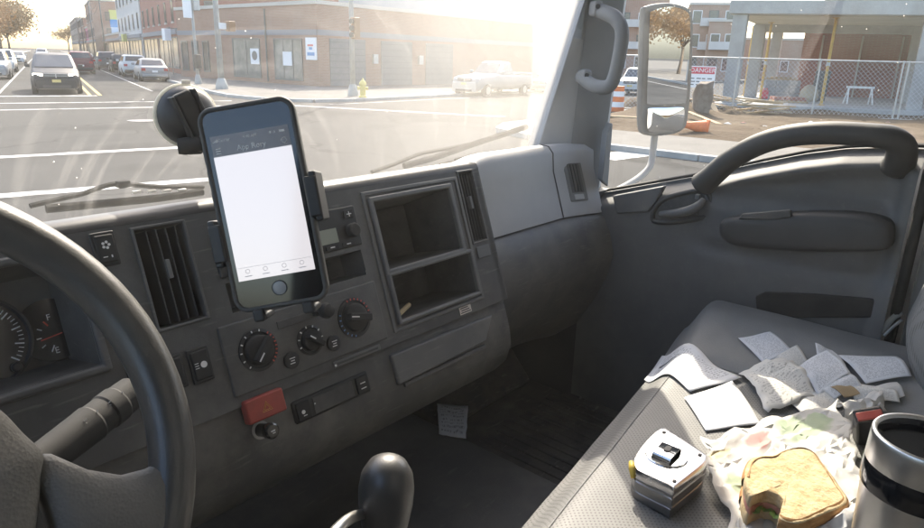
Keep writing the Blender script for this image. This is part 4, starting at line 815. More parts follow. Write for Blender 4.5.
m.tube([(0.0272+0.0021*math.cos(k*0.5236), 0.0505+0.0021*math.sin(k*0.5236), 0.0006) for k in range(12)], 0.00022, 4, FF, closed=True)
m.bb(0.0245, 0.0290, 0.0574, 0.0592, 0.0005, 0.0007, FF); m.bb(0.0165, 0.0180, 0.0574, 0.0592, 0.0005, 0.0007, FF); m.bb(0.0205, 0.0212, 0.0574, 0.0592, 0.0005, 0.0007, FF)
m.build('screen_text', 'white_print', hd)
m = MB()
for k, x in enumerate((-0.0235, -0.0085, 0.0075, 0.0225)):
    m.tube([(x+0.0018*math.cos(j*0.785), -0.0515+0.0018*math.sin(j*0.785), 0.0006) for j in range(8)], 0.00015, 4, FF, closed=True); m.bb(x-0.003, x+0.003, -0.0558, -0.0553, 0.0005, 0.0006, FF)
m.bb(-0.0325, 0.0325, -0.0482, -0.0480, 0.0005, 0.0006, FF); m.build('tab_icons', 'icon_grey', ph)
m = MB(); m.lathe([(0.0058, 0.0), (0.0058, 0.0006), (0.0052, 0.0007)], 24, FF @ Matrix.Translation((0, -0.0695, 0))); hbn = m.build('home_button', 'home_grey', ph, smooth=True)
m = MB(); m.tube([(0.0061*math.cos(k*0.2618), -0.0695+0.0061*math.sin(k*0.2618), 0.0006) for k in range(24)], 0.0004, 5, FF, closed=True); m.build('button_ring', 'dark_trim', hbn, smooth='all')
for yy in (0.030, 0.012, 0.048):
    m = MB(); m.bb(-hw-0.0012, -hw+0.001, yy-0.006, yy+0.006, -0.007, -0.003, FF); m.build('side_button', 'phone_case', ph, bevel=0.0006)

hold = thing('phone_holder', 'black suction-cup phone holder stuck to the windshield', 'phone holder', (0.45, 0.86, -0.10))
m = MB(); m.bb(-0.034, 0.034, -0.05, 0.03, -0.030, -0.0125, FF); m.build('cradle', 'black_plastic', hold, bevel=0.005)
for sx in (-1, 1):
    y0, y1 = (-0.045, -0.005) if sx < 0 else (-0.020, 0.022)
    m = MB(); m.bb(sx*0.030, sx*(hw+0.0068), y0, y1, -0.026, -0.016, FF); m.bb(sx*(hw+0.0012), sx*(hw+0.0075), y0, y1, -0.026, 0.004, FF); m.bb(sx*(hw-0.003), sx*(hw+0.0075), y0+0.004, y1-0.004, 0.0022, 0.0058, FF); m.build('side_clamp', 'black_plastic', hold, bevel=0.002)
for x in (-0.020, 0.022):
    m = MB(); m.bb(x-0.005, x+0.005, -hh-0.007, -0.05, -0.026, -0.018, FF); m.bb(x-0.005, x+0.005, -hh-0.0085, -hh-0.002, -0.026, 0.003, FF); m.bb(x-0.005, x+0.005, -hh-0.0085, -hh+0.0022, 0.0022, 0.007, FF); m.build('foot_clamp', 'black_plastic', hold, bevel=0.0025)
d0 = ray(186, 116); t = 0.9
for _ in range(6): q = d0*t; t *= ws_y(q.x, q.z, -0.012)/q.y
CP = d0*t; cn = Vector((-0.18, -1, 0.10)).normalized(); cx = Vector((0, 0, 1)).cross(cn).normalized(); CF = frame(CP, cx, cn.cross(cx), cn)
m = MB(); m.lathe([(0.0415, -0.004), (0.0440, 0.001), (0.0435, 0.005), (0.040, 0.0065)], 40, CF); m.build('suction_rim', 'clear_rubber', hold, smooth='all')
m = MB(); m.lathe([(0.0405, 0.004), (0.040, 0.011), (0.034, 0.019), (0.022, 0.026), (0.012, 0.028), (0.002, 0.0285)], 36, CF); m.build('suction_cup', 'black_plastic', hold, smooth=True)
m = MB(); m.box((0, 0, 0.026), (0.024, 0.066, 0.016), CF @ Matrix.Rotation(R(22), 4, 'Z')); m.build('lock_lever', 'rubber', hold, bevel=0.004)
for sx in (-1, 1):
    m = MB(); m.box((sx*0.0155, -0.004, 0.026), (0.004, 0.072, 0.022), CF @ Matrix.Rotation(R(20), 4, 'Z')); m.build('yoke', 'black_plastic', hold, bevel=0.0015)
m = MB(); m.box((0.004, 0.045, 0.004), (0.012, 0.006, 0.003), CF); m.build('release_tab', 'napkin', hold, bevel=0.001)
m = MB(); m.lathe([(0.0105, -0.02), (0.012, -0.012), (0.012, 0.008), (0.008, 0.014)], 14, CF @ Matrix.Translation((-0.004, -0.040, 0.03)) @ Matrix.Rotation(R(70), 4, 'Y')); m.build('clamp_knob', 'rubber', hold, smooth=True)
a0 = CF @ Vector((0.014, -0.030, 0.034)); b0 = FF @ Vector((0.0, 0.0, -0.03))
m = MB(); m.tube(catmull([a0, a0.lerp(b0, 0.35)+Vector((0.01, 0, -0.035)), a0.lerp(b0, 0.7)+Vector((0, 0, -0.02)), b0], 6), 0.011, 12); m.build('arm', 'black_plastic', hold, smooth='all')
m = MB(); m.lathe([(0.006, -0.016), (0.016, -0.010), (0.019, 0.0), (0.014, 0.012)], 18, frame(b0, PX, PYv, PN)); m.build('ball_joint', 'rubber', hold, smooth='all')

# ================================================================== papers on the seat
def on_seat(px, py, lift=0.0):
    z = -0.53
    for _ in range(40): p = at(px, py, Z=z); z = 0.5*z+0.5*(seat_z(p.x, p.y)+lift)
    return at(px, py, Z=z)
def uvs(o, nu, nv):
    me = o.data; l = me.uv_layers.new(name='UVMap')
    for lp_ in me.loops: i = lp_.vertex_index; l.data[lp_.index].uv = ((i % nu)/(nu-1), (i//nu)/(nv-1))
def sheet(name, label, cat, quad, lifts, mt_, curl=0.0, fold=0.0, seed=0, group=None, nu=15, nv=19, edge=0.0, base=0.002, flat=False, thick=0.0003, facet=0.0, side=0.0, smooth='all'):
    """a sheet of paper laid on the seat: four corners with a lift each, a roll along its length, a fold across it, crinkled facets"""
    C = [(on_seat(*q, l) if not flat else at(*q, Z=flat+l)) for q, l in zip(quad, lifts)]; rnd = random.Random(seed)
    jit = {(i, j): (rnd.uniform(-1, 1), rnd.uniform(-1, 1), rnd.uniform(-1, 1)) for i in range(nu) for j in range(nv)}
    fv = rnd.uniform(0.4, 0.6)
    def f(u, v):
        i, j = round(u*(nu-1)), round(v*(nv-1)); jx, jy, jz = jit[(i, j)]; inner = 0 < i < nu-1 and 0 < j < nv-1
        uu, vv = u, v
        if facet and inner: uu += jx*0.38/(nu-1); vv += jy*0.38/(nv-1)
        if edge: uu += edge*noise.noise(Vector((u*3, v*5, seed)))*(abs(u-.5)*2)**2; vv += edge*noise.noise(Vector((u*5, v*3, seed+9)))*(abs(v-.5)*2)**2
        p = (C[0]*(1-uu)+C[1]*uu)*(1-vv)+(C[3]*(1-uu)+C[2]*uu)*vv; gz = (flat if flat else seat_z(p.x, p.y))
        lf = (lifts[0]*(1-u)+lifts[1]*u)*(1-v)+(lifts[3]*(1-u)+lifts[2]*u)*v; p.z = gz+lf
        p.z += curl*math.sin(math.pi*v)+fold*(1-abs(v-fv)/max(fv, 1-fv))+side*math.sin(math.pi*u)+0.0012*math.sin(5*u+3*v+seed)
        p.z += facet*jz
        p.z = max(p.z, gz+base); return p
    mm = MB(); mm.grid(f, nu, nv)
    if facet:
        mm.f = [t3 for k, q in enumerate(mm.f) for t3 in (((q[0], q[1], q[2]), (q[0], q[2], q[3])) if (k*7+seed) % 3 else ((q[0], q[1], q[3]), (q[1], q[2], q[3])))]
    o = mm.build(name, mt_, smooth=smooth); uvs(o, nu, nv)
    if thick: md = o.modifiers.new('s', 'SOLIDIFY'); md.thickness = thick; md.offset = 0
    return tag(o, label, cat, group)
RG = 'till receipts scattered on the seat'
S_ = sheet
S_('receipt', 'long white receipt nearest the seat front edge, lying to the left', 'receipt', [(662, 356), (644, 380), (690, 392), (742, 377)], [0.004, 0.001, 0.003, 0.008], 'receipt_white', 0.0012, 0.001, 1, RG)
S_('receipt', 'flat white receipt just above the tape measure and wrapper', 'receipt', [(684, 398), (732, 381), (761, 424), (706, 431)], [0.002, 0.006, 0.003, 0.003], 'receipt_white', 0.001, 0.001, 2, RG, base=0.003)
S_('receipt', 'small white receipt farthest towards the door, top of the heap', 'receipt', [(738, 338), (770, 332), (792, 350), (764, 364)], [0.004, 0.003, 0.006, 0.003], 'receipt_white', 0.003, 0.0, 3, RG)
S_('receipt', 'cream receipt tucked behind the crumpled sheet', 'receipt', [(760, 365), (797, 345), (808, 361), (786, 379)], [0.004, 0.006, 0.005, 0.005], 'receipt_cream', 0.002, 0.001, 4, RG)
S_('receipt', 'grubby cream receipt half under the wrapper', 'receipt', [(784, 398), (822, 387), (845, 404), (806, 417)], [0.004, 0.010, 0.006, 0.004], 'receipt_cream', 0.003, 0.0, 10, RG)
S_('receipt', 'crumpled cream receipt in the middle of the heap', 'receipt', [(738, 374), (787, 357), (818, 396), (768, 414)], [0.006, 0.008, 0.008, 0.004], 'receipt_cream', 0.004, 0.006, 5, RG, edge=0.07, nu=10, nv=12, facet=0.0024, side=0.004, smooth=True)
S_('receipt', 'tilted white receipt right of the crumpled one, propped up', 'receipt', [(797, 368), (828, 349), (850, 374), (818, 397)], [0.008, 0.018, 0.016, 0.008], 'receipt_white', 0.002, 0.004, 6, RG, side=0.003)
S_('receipt', 'white receipt corner sticking up behind the propped one', 'receipt', [(815, 343), (832, 350), (846, 366), (818, 367)], [0.024, 0.012, 0.008, 0.006], 'receipt_white', 0.002, 0.0, 7, RG)
S_('receipt', 'wide white receipt lying against the backrest', 'receipt', [(836, 356), (896, 357), (912, 376), (866, 383)], [0.006, 0.010, 0.008, 0.006], 'receipt_white', 0.003, 0.003, 8, RG)
S_('receipt', 'cream folded slip under the wide receipt', 'receipt', [(846, 381), (893, 389), (900, 402), (854, 400)], [0.008, 0.010, 0.008, 0.006], 'receipt_cream', 0.002, 0.004, 9, RG)
S_('receipt', 'blank white slip beside the mug and backrest', 'receipt', [(874, 386), (897, 382), (905, 396), (880, 403)], [0.006, 0.012, 0.010, 0.006], 'napkin', 0.003, 0.003, 11, RG)
S_('receipt', 'creased white receipt peeking out below the tilted one', 'receipt', [(812, 386), (846, 372), (862, 386), (834, 400)], [0.008, 0.012, 0.010, 0.008], 'receipt_white', 0.003, 0.004, 16, RG)
S_('cardboard_slip', 'brown card slip showing between the receipts', 'card', [(828, 386), (848, 384), (860, 394), (844, 398)], [0.014, 0.013, 0.012, 0.012], 'timber', 0.002, 0.001, 12)
S_('receipt', 'grey smudged receipt dropped on the dark floor', 'receipt', [(437, 404), (468, 406), (466, 439), (439, 434)], [0.004, 0.010, 0.004, 0.003], 'receipt_grey', 0.003, 0.003, 13, flat=-0.80, edge=0.04, nu=8, nv=8, facet=0.001, smooth=True)
S_('napkin', 'crumpled white paper napkin beside the red buckle', 'napkin', [(834, 404), (874, 390), (886, 414), (846, 426)], [0.012, 0.022, 0.018, 0.008], 'napkin', 0.008, 0.010, 14, edge=0.1, nu=10, nv=10, facet=0.005, smooth=True)
S_('napkin', 'white paper napkin under the sandwich by the mug', 'napkin', [(806, 522), (852, 504), (866, 545), (812, 552)], [0.020, 0.030, 0.020, 0.012], 'napkin', 0.010, 0.010, 15, edge=0.1, nu=10, nv=10, facet=0.005, smooth=True)
# printed wrapper
wm = mat('wrapper', (0.66, 0.64, 0.60), 0.6)
def wrapper_material():
    t = wm.node_tree; n = t.nodes; L = t.links; b = n['Principled BSDF']; uv = n.new('ShaderNodeUVMap'); uv.uv_map = 'UVMap'; cur = None
    spots = [(0.37, 0.17, 0.10, 0.10, (0.62, 0.12, 0.09)), (0.62, 0.10, 0.13, 0.10, (0.26, 0.42, 0.16)), (0.80, 0.16, 0.11, 0.10, (0.30, 0.46, 0.20)), (0.70, 0.26, 0.16, 0.05, (0.25, 0.40, 0.15)), (0.12, 0.20, 0.08, 0.07, (0.70, 0.58, 0.22)), (0.14, 0.52, 0.05, 0.12, (0.26, 0.42, 0.15)), (0.30, 0.38, 0.10, 0.07, (0.66, 0.50, 0.46)), (0.45, 0.93, 0.05, 0.06, (0.26, 0.42, 0.15))]
    nz = n.new('ShaderNodeTexNoise'); nz.inputs['Scale'].default_value = 7; nz.inputs['Detail'].default_value = 5; L.new(uv.outputs[0], nz.inputs['Vector'])
    sx = n.new('ShaderNodeSeparateXYZ'); L.new(uv.outputs[0], sx.inputs[0]); prev = None
    for (u, v, ru, rv, c) in spots:
        du = math_n(t, 'POWER', math_n(t, 'DIVIDE', math_n(t, 'ABSOLUTE', math_n(t, 'SUBTRACT', sx.outputs[0], u)), ru), 2.0); dv = math_n(t, 'POWER', math_n(t, 'DIVIDE', math_n(t, 'ABSOLUTE', math_n(t, 'SUBTRACT', sx.outputs[1], v)), rv), 2.0)
        r = math_n(t, 'ADD', math_n(t, 'ADD', du, dv), math_n(t, 'MULTIPLY', nz.outputs['Fac'], 1.5))
        mr = n.new('ShaderNodeMapRange'); mr.inputs['From Min'].default_value = 1.75; mr.inputs['From Max'].default_value = 1.25; mr.inputs['To Max'].default_value = 0.55; L.new(r, mr.inputs['Value'])
        mx = n.new('ShaderNodeMix'); mx.data_type = 'RGBA'; mx.inputs['B'].default_value = (*c, 1); mx.inputs['A'].default_value = (0.68, 0.665, 0.635, 1)
        if prev: L.new(prev, mx.inputs['A'])
        L.new(mr.outputs[0], mx.inputs['Factor']); prev = mx.outputs['Result']
    L.new(prev, b.inputs['Base Color'])
    tl = n.new('ShaderNodeBsdfTranslucent'); L.new(prev, tl.inputs[0]); ms = n.new('ShaderNodeMixShader'); ms.inputs[0].default_value = 0.3
    o = n['Material Output']; L.new(b.outputs[0], ms.inputs[1]); L.new(tl.outputs[0], ms.inputs[2]); L.new(ms.outputs[0], o.inputs['Surface'])
wrapper_material()
S_('sandwich_wrapper', 'crinkled white paper wrapper with red and green print under the sandwich', 'wrapper', [(700, 437), (838, 400), (874, 500), (736, 550)], [0.014, 0.042, 0.018, 0.008], 'wrapper', 0.0, 0.004, 21, nu=30, nv=30, edge=0.13, facet=0.0022, smooth=True)

# ================================================================== sandwich
zt = seat_z(0.9, 0.17)+0.052
ol = [(744, 477), (746, 466), (751, 459), (760, 455.5), (773, 455), (784, 450), (798, 446.5), (808, 448), (816, 453), (822, 462), (830, 472), (840, 487), (848, 499), (843, 506), (825, 514), (803, 523), (790, 523), (779, 518), (782, 511), (784, 504), (780, 497), (772, 493), (764, 491.5), (756, 494), (750, 497), (746, 489)]
top = catmull([at(x, y, Z=zt) for x, y in ol], 3, True); cen = sum(top, Vector())/len(top)
sw = thing('sandwich', 'half-eaten sandwich with a bite out of one corner', 'sandwich', (cen.x, cen.y, zt-0.05))
def slab(z0, z1, grow, dome, name, mt_, seed):
    r0 = [cen+(p-cen)*grow for p in top]
    def ring(k, z, wv=0.0): return [Vector((cen.x+(p.x-cen.x)*k, cen.y+(p.y-cen.y)*k, z+wv*noise.noise(Vector((cen.x+(p.x-cen.x)*k, cen.y+(p.y-cen.y)*k, seed*0.1))*60))) for p in r0]
    h = z1-z0; mm = MB(); mm.loft([ring(0.97, z0), ring(1.0, z0+h*0.25), ring(1.0, z0+h*0.7), ring(0.985, z1, 0.001), ring(0.95, z1+0.0012, 0.0015), ring(0.8, z1+dome, 0.003), ring(0.6, z1+dome, 0.003), ring(0.4, z1+dome, 0.003), ring(0.2, z1+dome, 0.003), ring(0.02, z1+dome, 0.0)])
    return mm.build(name, mt_, sw, smooth='all'), r0
s1, r1 = slab(zt-0.016, zt, 1.0, 0.0012, 'bread_slice', 'bread', 1); s2, r2 = slab(zt-0.046, zt-0.026, 0.985, 0.001, 'bread_slice', 'bread', 2)
slab(zt-0.027, zt-0.016, 0.965, 0.0, 'filling', 'filling', 3)
def crust(r, z0, z1, par, keep):
    n = len(r); rng = [i for i in range(n) if keep(i/n)]; mm = MB(); h = z1-z0
    V = []; 
    for i in rng:
        p = r[i]; d = (p-cen); d.z = 0; d.normalize()
        V.append([Vector((p.x+d.x*o, p.y+d.y*o, z)) for o, z in ((-0.006, z0-0.0006), (0.0014, z0+h*0.2), (0.0022, z0+h*0.55), (0.0012, z0+h*0.88), (-0.006, z1+0.0022))])
    mm.loft(V, caps=False, closed=False); mm.build('crust', 'crust', par, smooth='all')
kp = lambda t: t < 0.655
crust(r1, zt-0.016, zt, s1, kp); crust(r2, zt-0.046, zt-0.026, s2, kp)
for k in range(3):
    i = int(len(top)*(0.78+0.05*k)); p = top[i]; mm = MB(); mm.grid(lambda u, v: Vector((p.x-0.012+0.024*u, p.y-0.006+0.012*v, zt-0.022+0.003*math.sin(u*9+k)+0.002*math.cos(v*7))), 8, 5); mm.build('lettuce_leaf', 'lettuce', sw, smooth='all')

# ================================================================== tape measure
zs_ = seat_z(0.80, 0.29)+0.046
tl_ = [(664, 427), (672, 431), (704, 452), (707, 457), (703, 464), (678, 484), (674, 488), (668, 485), (641, 472), (635, 466), (634, 458), (640, 447), (650, 436), (658, 429)]
tt = [at(x, y, Z=zs_) for x, y in tl_]; tcn = sum(tt, Vector())/len(tt); tt = catmull(tt, 6, True)
tm = thing('tape_measure', 'chrome and black tape measure with belt clip on the seat', 'tape measure', (tcn.x, tcn.y, zs_-0.046))
def trg(k, z): return [Vector((tcn.x+(p.x-tcn.x)*k, tcn.y+(p.y-tcn.y)*k, z)) for p in tt]
m = MB(); m.loft([trg(0.97, zs_-0.0455), trg(1.0, zs_-0.042), trg(1.0, zs_-0.032), trg(0.985, zs_-0.031), trg(0.985, zs_-0.029), trg(1.01, zs_-0.028), trg(1.01, zs_-0.017), trg(0.985, zs_-0.016), trg(0.985, zs_-0.014), trg(1.0, zs_-0.013)]); m.build('case', 'tape_side', tm, smooth=True, ang=25)
m = MB(); m.loft([trg(0.99, zs_-0.013), trg(1.0, zs_-0.011), trg(1.0, zs_-0.004), trg(0.97, zs_-0.0005), trg(0.93, zs_), trg(0.86, zs_)]); m.build('chrome_cover', 'tape_metal', tm, smooth=True, ang=40)
m = MB(); m.lathe([(0.0275, 0.0), (0.0275, 0.0012), (0.0262, 0.0022)], 40, Matrix.Translation((tcn.x, tcn.y, zs_))); m.build('round_plate', 'chrome', tm, smooth=True)
e1 = (at(704, 455, Z=zs_)-at(674, 488, Z=zs_)).normalized(); e2 = Vector((0, 0, 1)).cross(e1)
TF = frame(Vector((tcn.x, tcn.y, zs_)), e1, e2, Vector((0, 0, 1)))
m = MB(); prof = [(-0.020, 0.003), (-0.016, 0.009), (0.012, 0.010), (0.017, 0.0075), (0.019, 0.003)]
m.loft([[TF @ Vector((x, y, z)) for x, z in prof]+[TF @ Vector((x, y, z-0.0016)) for x, z in prof[::-1]] for y in (-0.0125, 0.0125)]); cl_ = m.build('belt_clip', 'chrome', tm, bevel=0.0006)
m = MB(); m.prism([(0.004*math.cos(a)+(0.005 if math.cos(a) > 0 else -0.001), 0.004*math.sin(a)) for a in [2*math.pi*k/16 for k in range(16)]], 0.0095, 0.0106, TF); m.build('clip_hole', 'dark_trim', cl_)
for px, py in ((664, 431), (702, 455), (675, 483)):
    p = at(px, py, Z=zs_); p = p.lerp(tcn, 0.06); m = MB(); m.lathe([(0.0026, -0.001), (0.0026, 0.0012), (0.0018, 0.0014)], 12, Matrix.Translation((p.x, p.y, zs_))); m.build('screw', 'dark_trim', tm, smooth=True)
m = MB(); p0, p1 = at(631, 462, Z=zs_-0.004), at(633, 478, Z=zs_-0.016); m.tube([p0, p0.lerp(p1, .5)+Vector((0, 0, 0.002)), p1], [0.003, 0.0045, 0.003], 8, flat=1.4); m.build('tape_tip', 'tape_yellow', tm, smooth='all')

# ================================================================== travel mug
d0 = ray(931, 438); MT = d0*(0.70); zb = seat_z(MT.x, MT.y)+0.001; mh = MT.z-zb
mug = thing('travel_mug', 'stainless steel travel mug with black band and lid', 'mug', (MT.x, MT.y, zb))
TM = Matrix.Translation((MT.x, MT.y, zb)); q = 0.0435
m = MB(); m.lathe([(0.030, 0.0), (0.0345, 0.003), (0.0355, 0.02), (q*0.965, mh-0.062), (q*0.972, mh-0.050)], 48, TM); m.build('body', 'steel', mug, smooth=True)
m = MB(); m.lathe([(q*0.955, mh-0.052), (q*1.0, mh-0.051), (q*1.012, mh-0.049), (q*1.012, mh-0.030), (q*1.0, mh-0.028)], 48, TM, caps=False); m.build('rubber_band', 'gloss_black', mug, smooth=True)
m = MB(); m.lathe([(q*0.985, mh-0.030), (q*1.0, mh-0.028), (q*0.99, mh-0.006), (q*0.985, mh-0.002), (q*0.96, mh), (q*0.90, mh-0.001), (q*0.87, mh-0.004)], 56, TM, caps=False); m.build('steel_rim', 'steel', mug, smooth='all')
m = MB(); m.lathe([(q*0.88, mh-0.003), (q*0.84, mh-0.005), (q*0.82, mh-0.009), (q*0.4, mh-0.0095), (0.001, mh-0.0095)], 48, TM, caps=False); ld = m.build('lid', 'gloss_black', mug, smooth=True)
Lx = Vector((cR.x, cR.y, 0)).normalized(); LF = frame(Vector((MT.x, MT.y, zb)), Lx, Vector((-Lx.y, Lx.x, 0)), Vector((0, 0, 1)))
m = MB(); m.bb(-0.003, 0.030, -0.014, 0.004, mh-0.0105, mh-0.004, LF); sp_ = m.build('drink_slider', 'rubber', ld, bevel=0.003)
m = MB(); m.prism([(0.013+0.010*math.cos(a), -0.004+0.005*math.sin(a)) for a in [2*math.pi*k/20 for k in range(20)]], mh-0.0042, mh-0.0030, LF); m.build('drink_hole', 'recess', ld)
# seat belt buckle
bk = thing('seat_belt_buckle', 'black seat belt buckle with red release button behind the mug', 'buckle', (0.0, 0.0, 0.0))
bp_ = on_seat(868, 440, 0.0); bk.location = bp_; WL[bk.name] = bp_.copy()
tp_ = ray(869, 414)*( (bp_.length)*0.93 ); ax = (tp_-bp_).normalized(); bx = Vector((cR.x, cR.y, 0)).normalized(); bx = (bx-ax*bx.dot(ax)).normalized(); BF = frame(bp_, bx, ax.cross(bx), ax); bl = (tp_-bp_).length
m = MB(); m.bb(-0.019, 0.019, -0.011, 0.011, -0.02, bl, BF); m.build('housing', 'black_plastic', bk, bevel=0.004, seg=3)
m = MB(); m.bb(-0.0165, 0.0165, -0.0085, 0.004, bl-0.004, bl+0.003, BF); m.build('red_button', 'red_switch', bk, bevel=0.0015)
def make_translucent(name, k):
    mt_ = M_[name]; t = mt_.node_tree; n = t.nodes; b = n['Principled BSDF']; tl = n.new('ShaderNodeBsdfTranslucent'); tl.inputs[0].default_value = b.inputs['Base Color'].default_value
    ms = n.new('ShaderNodeMixShader'); ms.inputs[0].default_value = k; t.links.new(b.outputs[0], ms.inputs[1]); t.links.new(tl.outputs[0], ms.inputs[2]); t.links.new(ms.outputs[0], n['Material Output'].inputs['Surface'])
for nm, k in (('clear_rubber', 0.6), ('napkin', 0.25), ('leaf_brown', 0.35), ('leaf_dull', 0.35)): make_translucent(nm, k)

# ================================================================== street: ground, road, kerbs, markings
SD = Vector((0.322, 0.947, 0)).normalized(); TD = Vector((SD.y, -SD.x, 0))
SA = math.atan2(SD.y, SD.x)                    # heading of the main street
def st(s, t, z=0.0): return SD*s+TD*t+Vector((0, 0, G+z))
def flat(name, polys, z0, z1, mt_, **kw):
    m = MB()
    for p in polys: m.prism([(q[0], q[1]) for q in p], z0, z1)
    return m.build(name, mt_, **kw)
m = MB(); m.add([(-900, -900, G), (1100, -900, G), (1100, 1100, G), (-900, 1100, G)], [(0, 1, 2, 3)]); tag(m.build('road', 'asphalt'), kind='structure')
def arc(c, r, a0, a1, n=8): return [(c[0]+r*math.cos(R(a0+(a1-a0)*k/n)), c[1]+r*math.sin(R(a0+(a1-a0)*k/n))) for k in range(n+1)]
p_far = st(420, 6.9)
ne = [(p_far.x, p_far.y)]+[(q.x, q.y) for q in (st(60, 6.9), st(36, 6.9), st(33, 7.1), st(30.4, 8.0))]+[(18.6, 24.3), (20.5, 24.0), (25.6, 24.6), (38.7, 26.0), (120, 35), (500, 35), (500, 420)]
se = [(17.0, 12.6), (15.6, 11.8), (14.9, 10.2), (14.7, 8.0), (14.6, 5.5), (14.6, -20), (15.5, -60), (16, -400), (500, -400), (500, 20), (60, 14.6), (30, 13.6)]
nwq = [st(420, -6.6), st(40, -6.6), st(31, -8.5), st(28, -12), st(20, -60), st(20, -400), st(420, -400)]
nw = [(q.x, q.y) for q in nwq]
for nm, poly in (('pavement', ne), ('pavement', se), ('pavement', nw)):
    o = flat(nm, [poly], G-0.05, G+0.13, 'paving'); tag(o, kind='structure')
def kerb(poly, i0, i1):
    m = MB(); P = [Vector((x, y, 0)) for x, y in poly[i0:i1]]
    for a, b in zip(P, P[1:]):
        n = max(1, int((b-a).length/2.5)); n = min(n, 24); d = (b-a).normalized(); s = Vector((d.y, -d.x, 0))
        for k in range(n):
            p, q = a.lerp(b, k/n)+d*0.01, a.lerp(b, (k+1)/n)-d*0.01; m.add([p-s*0.08, p+s*0.14, q+s*0.14, q-s*0.08], []); i = len(m.v)-4
            lo = [m.v[i+j]+Vector((0, 0, G-0.04)) for j in range(4)]; hi = [m.v[i+j]+Vector((0, 0, G+0.138)) for j in range(4)]; m.v = m.v[:i]; m.add(lo+hi, [(0, 1, 2, 3), (4, 5, 6, 7), (0, 1, 5, 4), (1, 2, 6, 5), (2, 3, 7, 6), (3, 0, 4, 7)])
    return tag(m.build('kerb', 'kerb_stone', bevel=0.015), kind='structure')
kerb(ne, 0, 9); kerb(se[-2:]+se[:8], 0, 10); kerb(nw, 0, 5)
# dirt of the building site
m = MB()
def dirt(u, v):
    x, y = 17.6+27.6*u, -14+27.0*v; h = 0.17+0.10*noise.noise(Vector((x*0.35, y*0.35, 0)))+0.05*noise.noise(Vector((x*1.3, y*1.3, 4)))
    h += 0.55*math.exp(-((x-24.5)/1.4)**2-((y-10.6)/1.3)**2)+0.35*math.exp(-((x-29.6)/1.2)**2-((y-12.0)/1.6)**2); e_ = min(u, 1-u, v, 1-v); return Vector((x, y, G+max(0.10, h*sm(0, 0.06, e_)+0.10)))
m.grid(dirt, 90, 90); tag(m.build('dirt_lot', 'dirt', smooth='all'), kind='structure')
def paint(name, a, b, wd, mt_='road_white', z=0.006):
    a, b = Vector(a), Vector(b); d = (b-a).normalized(); s = Vector((-d.y, d.x, 0))*wd/2; m = MB(); zz = Vector((0, 0, G+z))
    a.z = b.z = 0; m.add([a-s+zz, b-s+zz, b+s+zz, a+s+zz], [(0, 1, 2, 3)]); return tag(m.build(name, mt_), kind='structure')
paint('stop_line', st(34.0, -6), st(34.3, 1.7), 0.5)
paint('crosswalk_line', st(29.6, -6.2), st(30.4, 6.6), 0.28); paint('crosswalk_line', st(26.2, -6.2), st(27.6, 6.6), 0.28)
paint('crosswalk_line', st(14.6, -6), st(15.7, 3.4), 0.34); paint('crosswalk_line', st(10.6, -6), st(11.5, 3.0), 0.34)
for t in (1.45, 1.85): paint('centre_line', st(34.6, t), st(240, t-0.2), 0.14, 'road_yellow')
paint('lane_line', st(36, -2.0), st(200, -2.2), 0.12); paint('parking_line', st(38, 4.4), st(220, 4.4), 0.1)
pts_ = [at(px, py, Z=G) for px, py in ((262, 104), (372, 113), (505, 117), (400, 100), (640, 118))]
paint('crosswalk_line', pts_[0], pts_[2], 0.36); paint('crosswalk_line', (18.3, 22.9, 0), (33, 24.0, 0), 0.16)
a, b = at(598, 158, Z=G), at(640, 153, Z=G); paint('crosswalk_bar', a, b, 0.9)
paint('edge_line', (13.6, 4, 0), (13.0, -120, 0), 0.15)
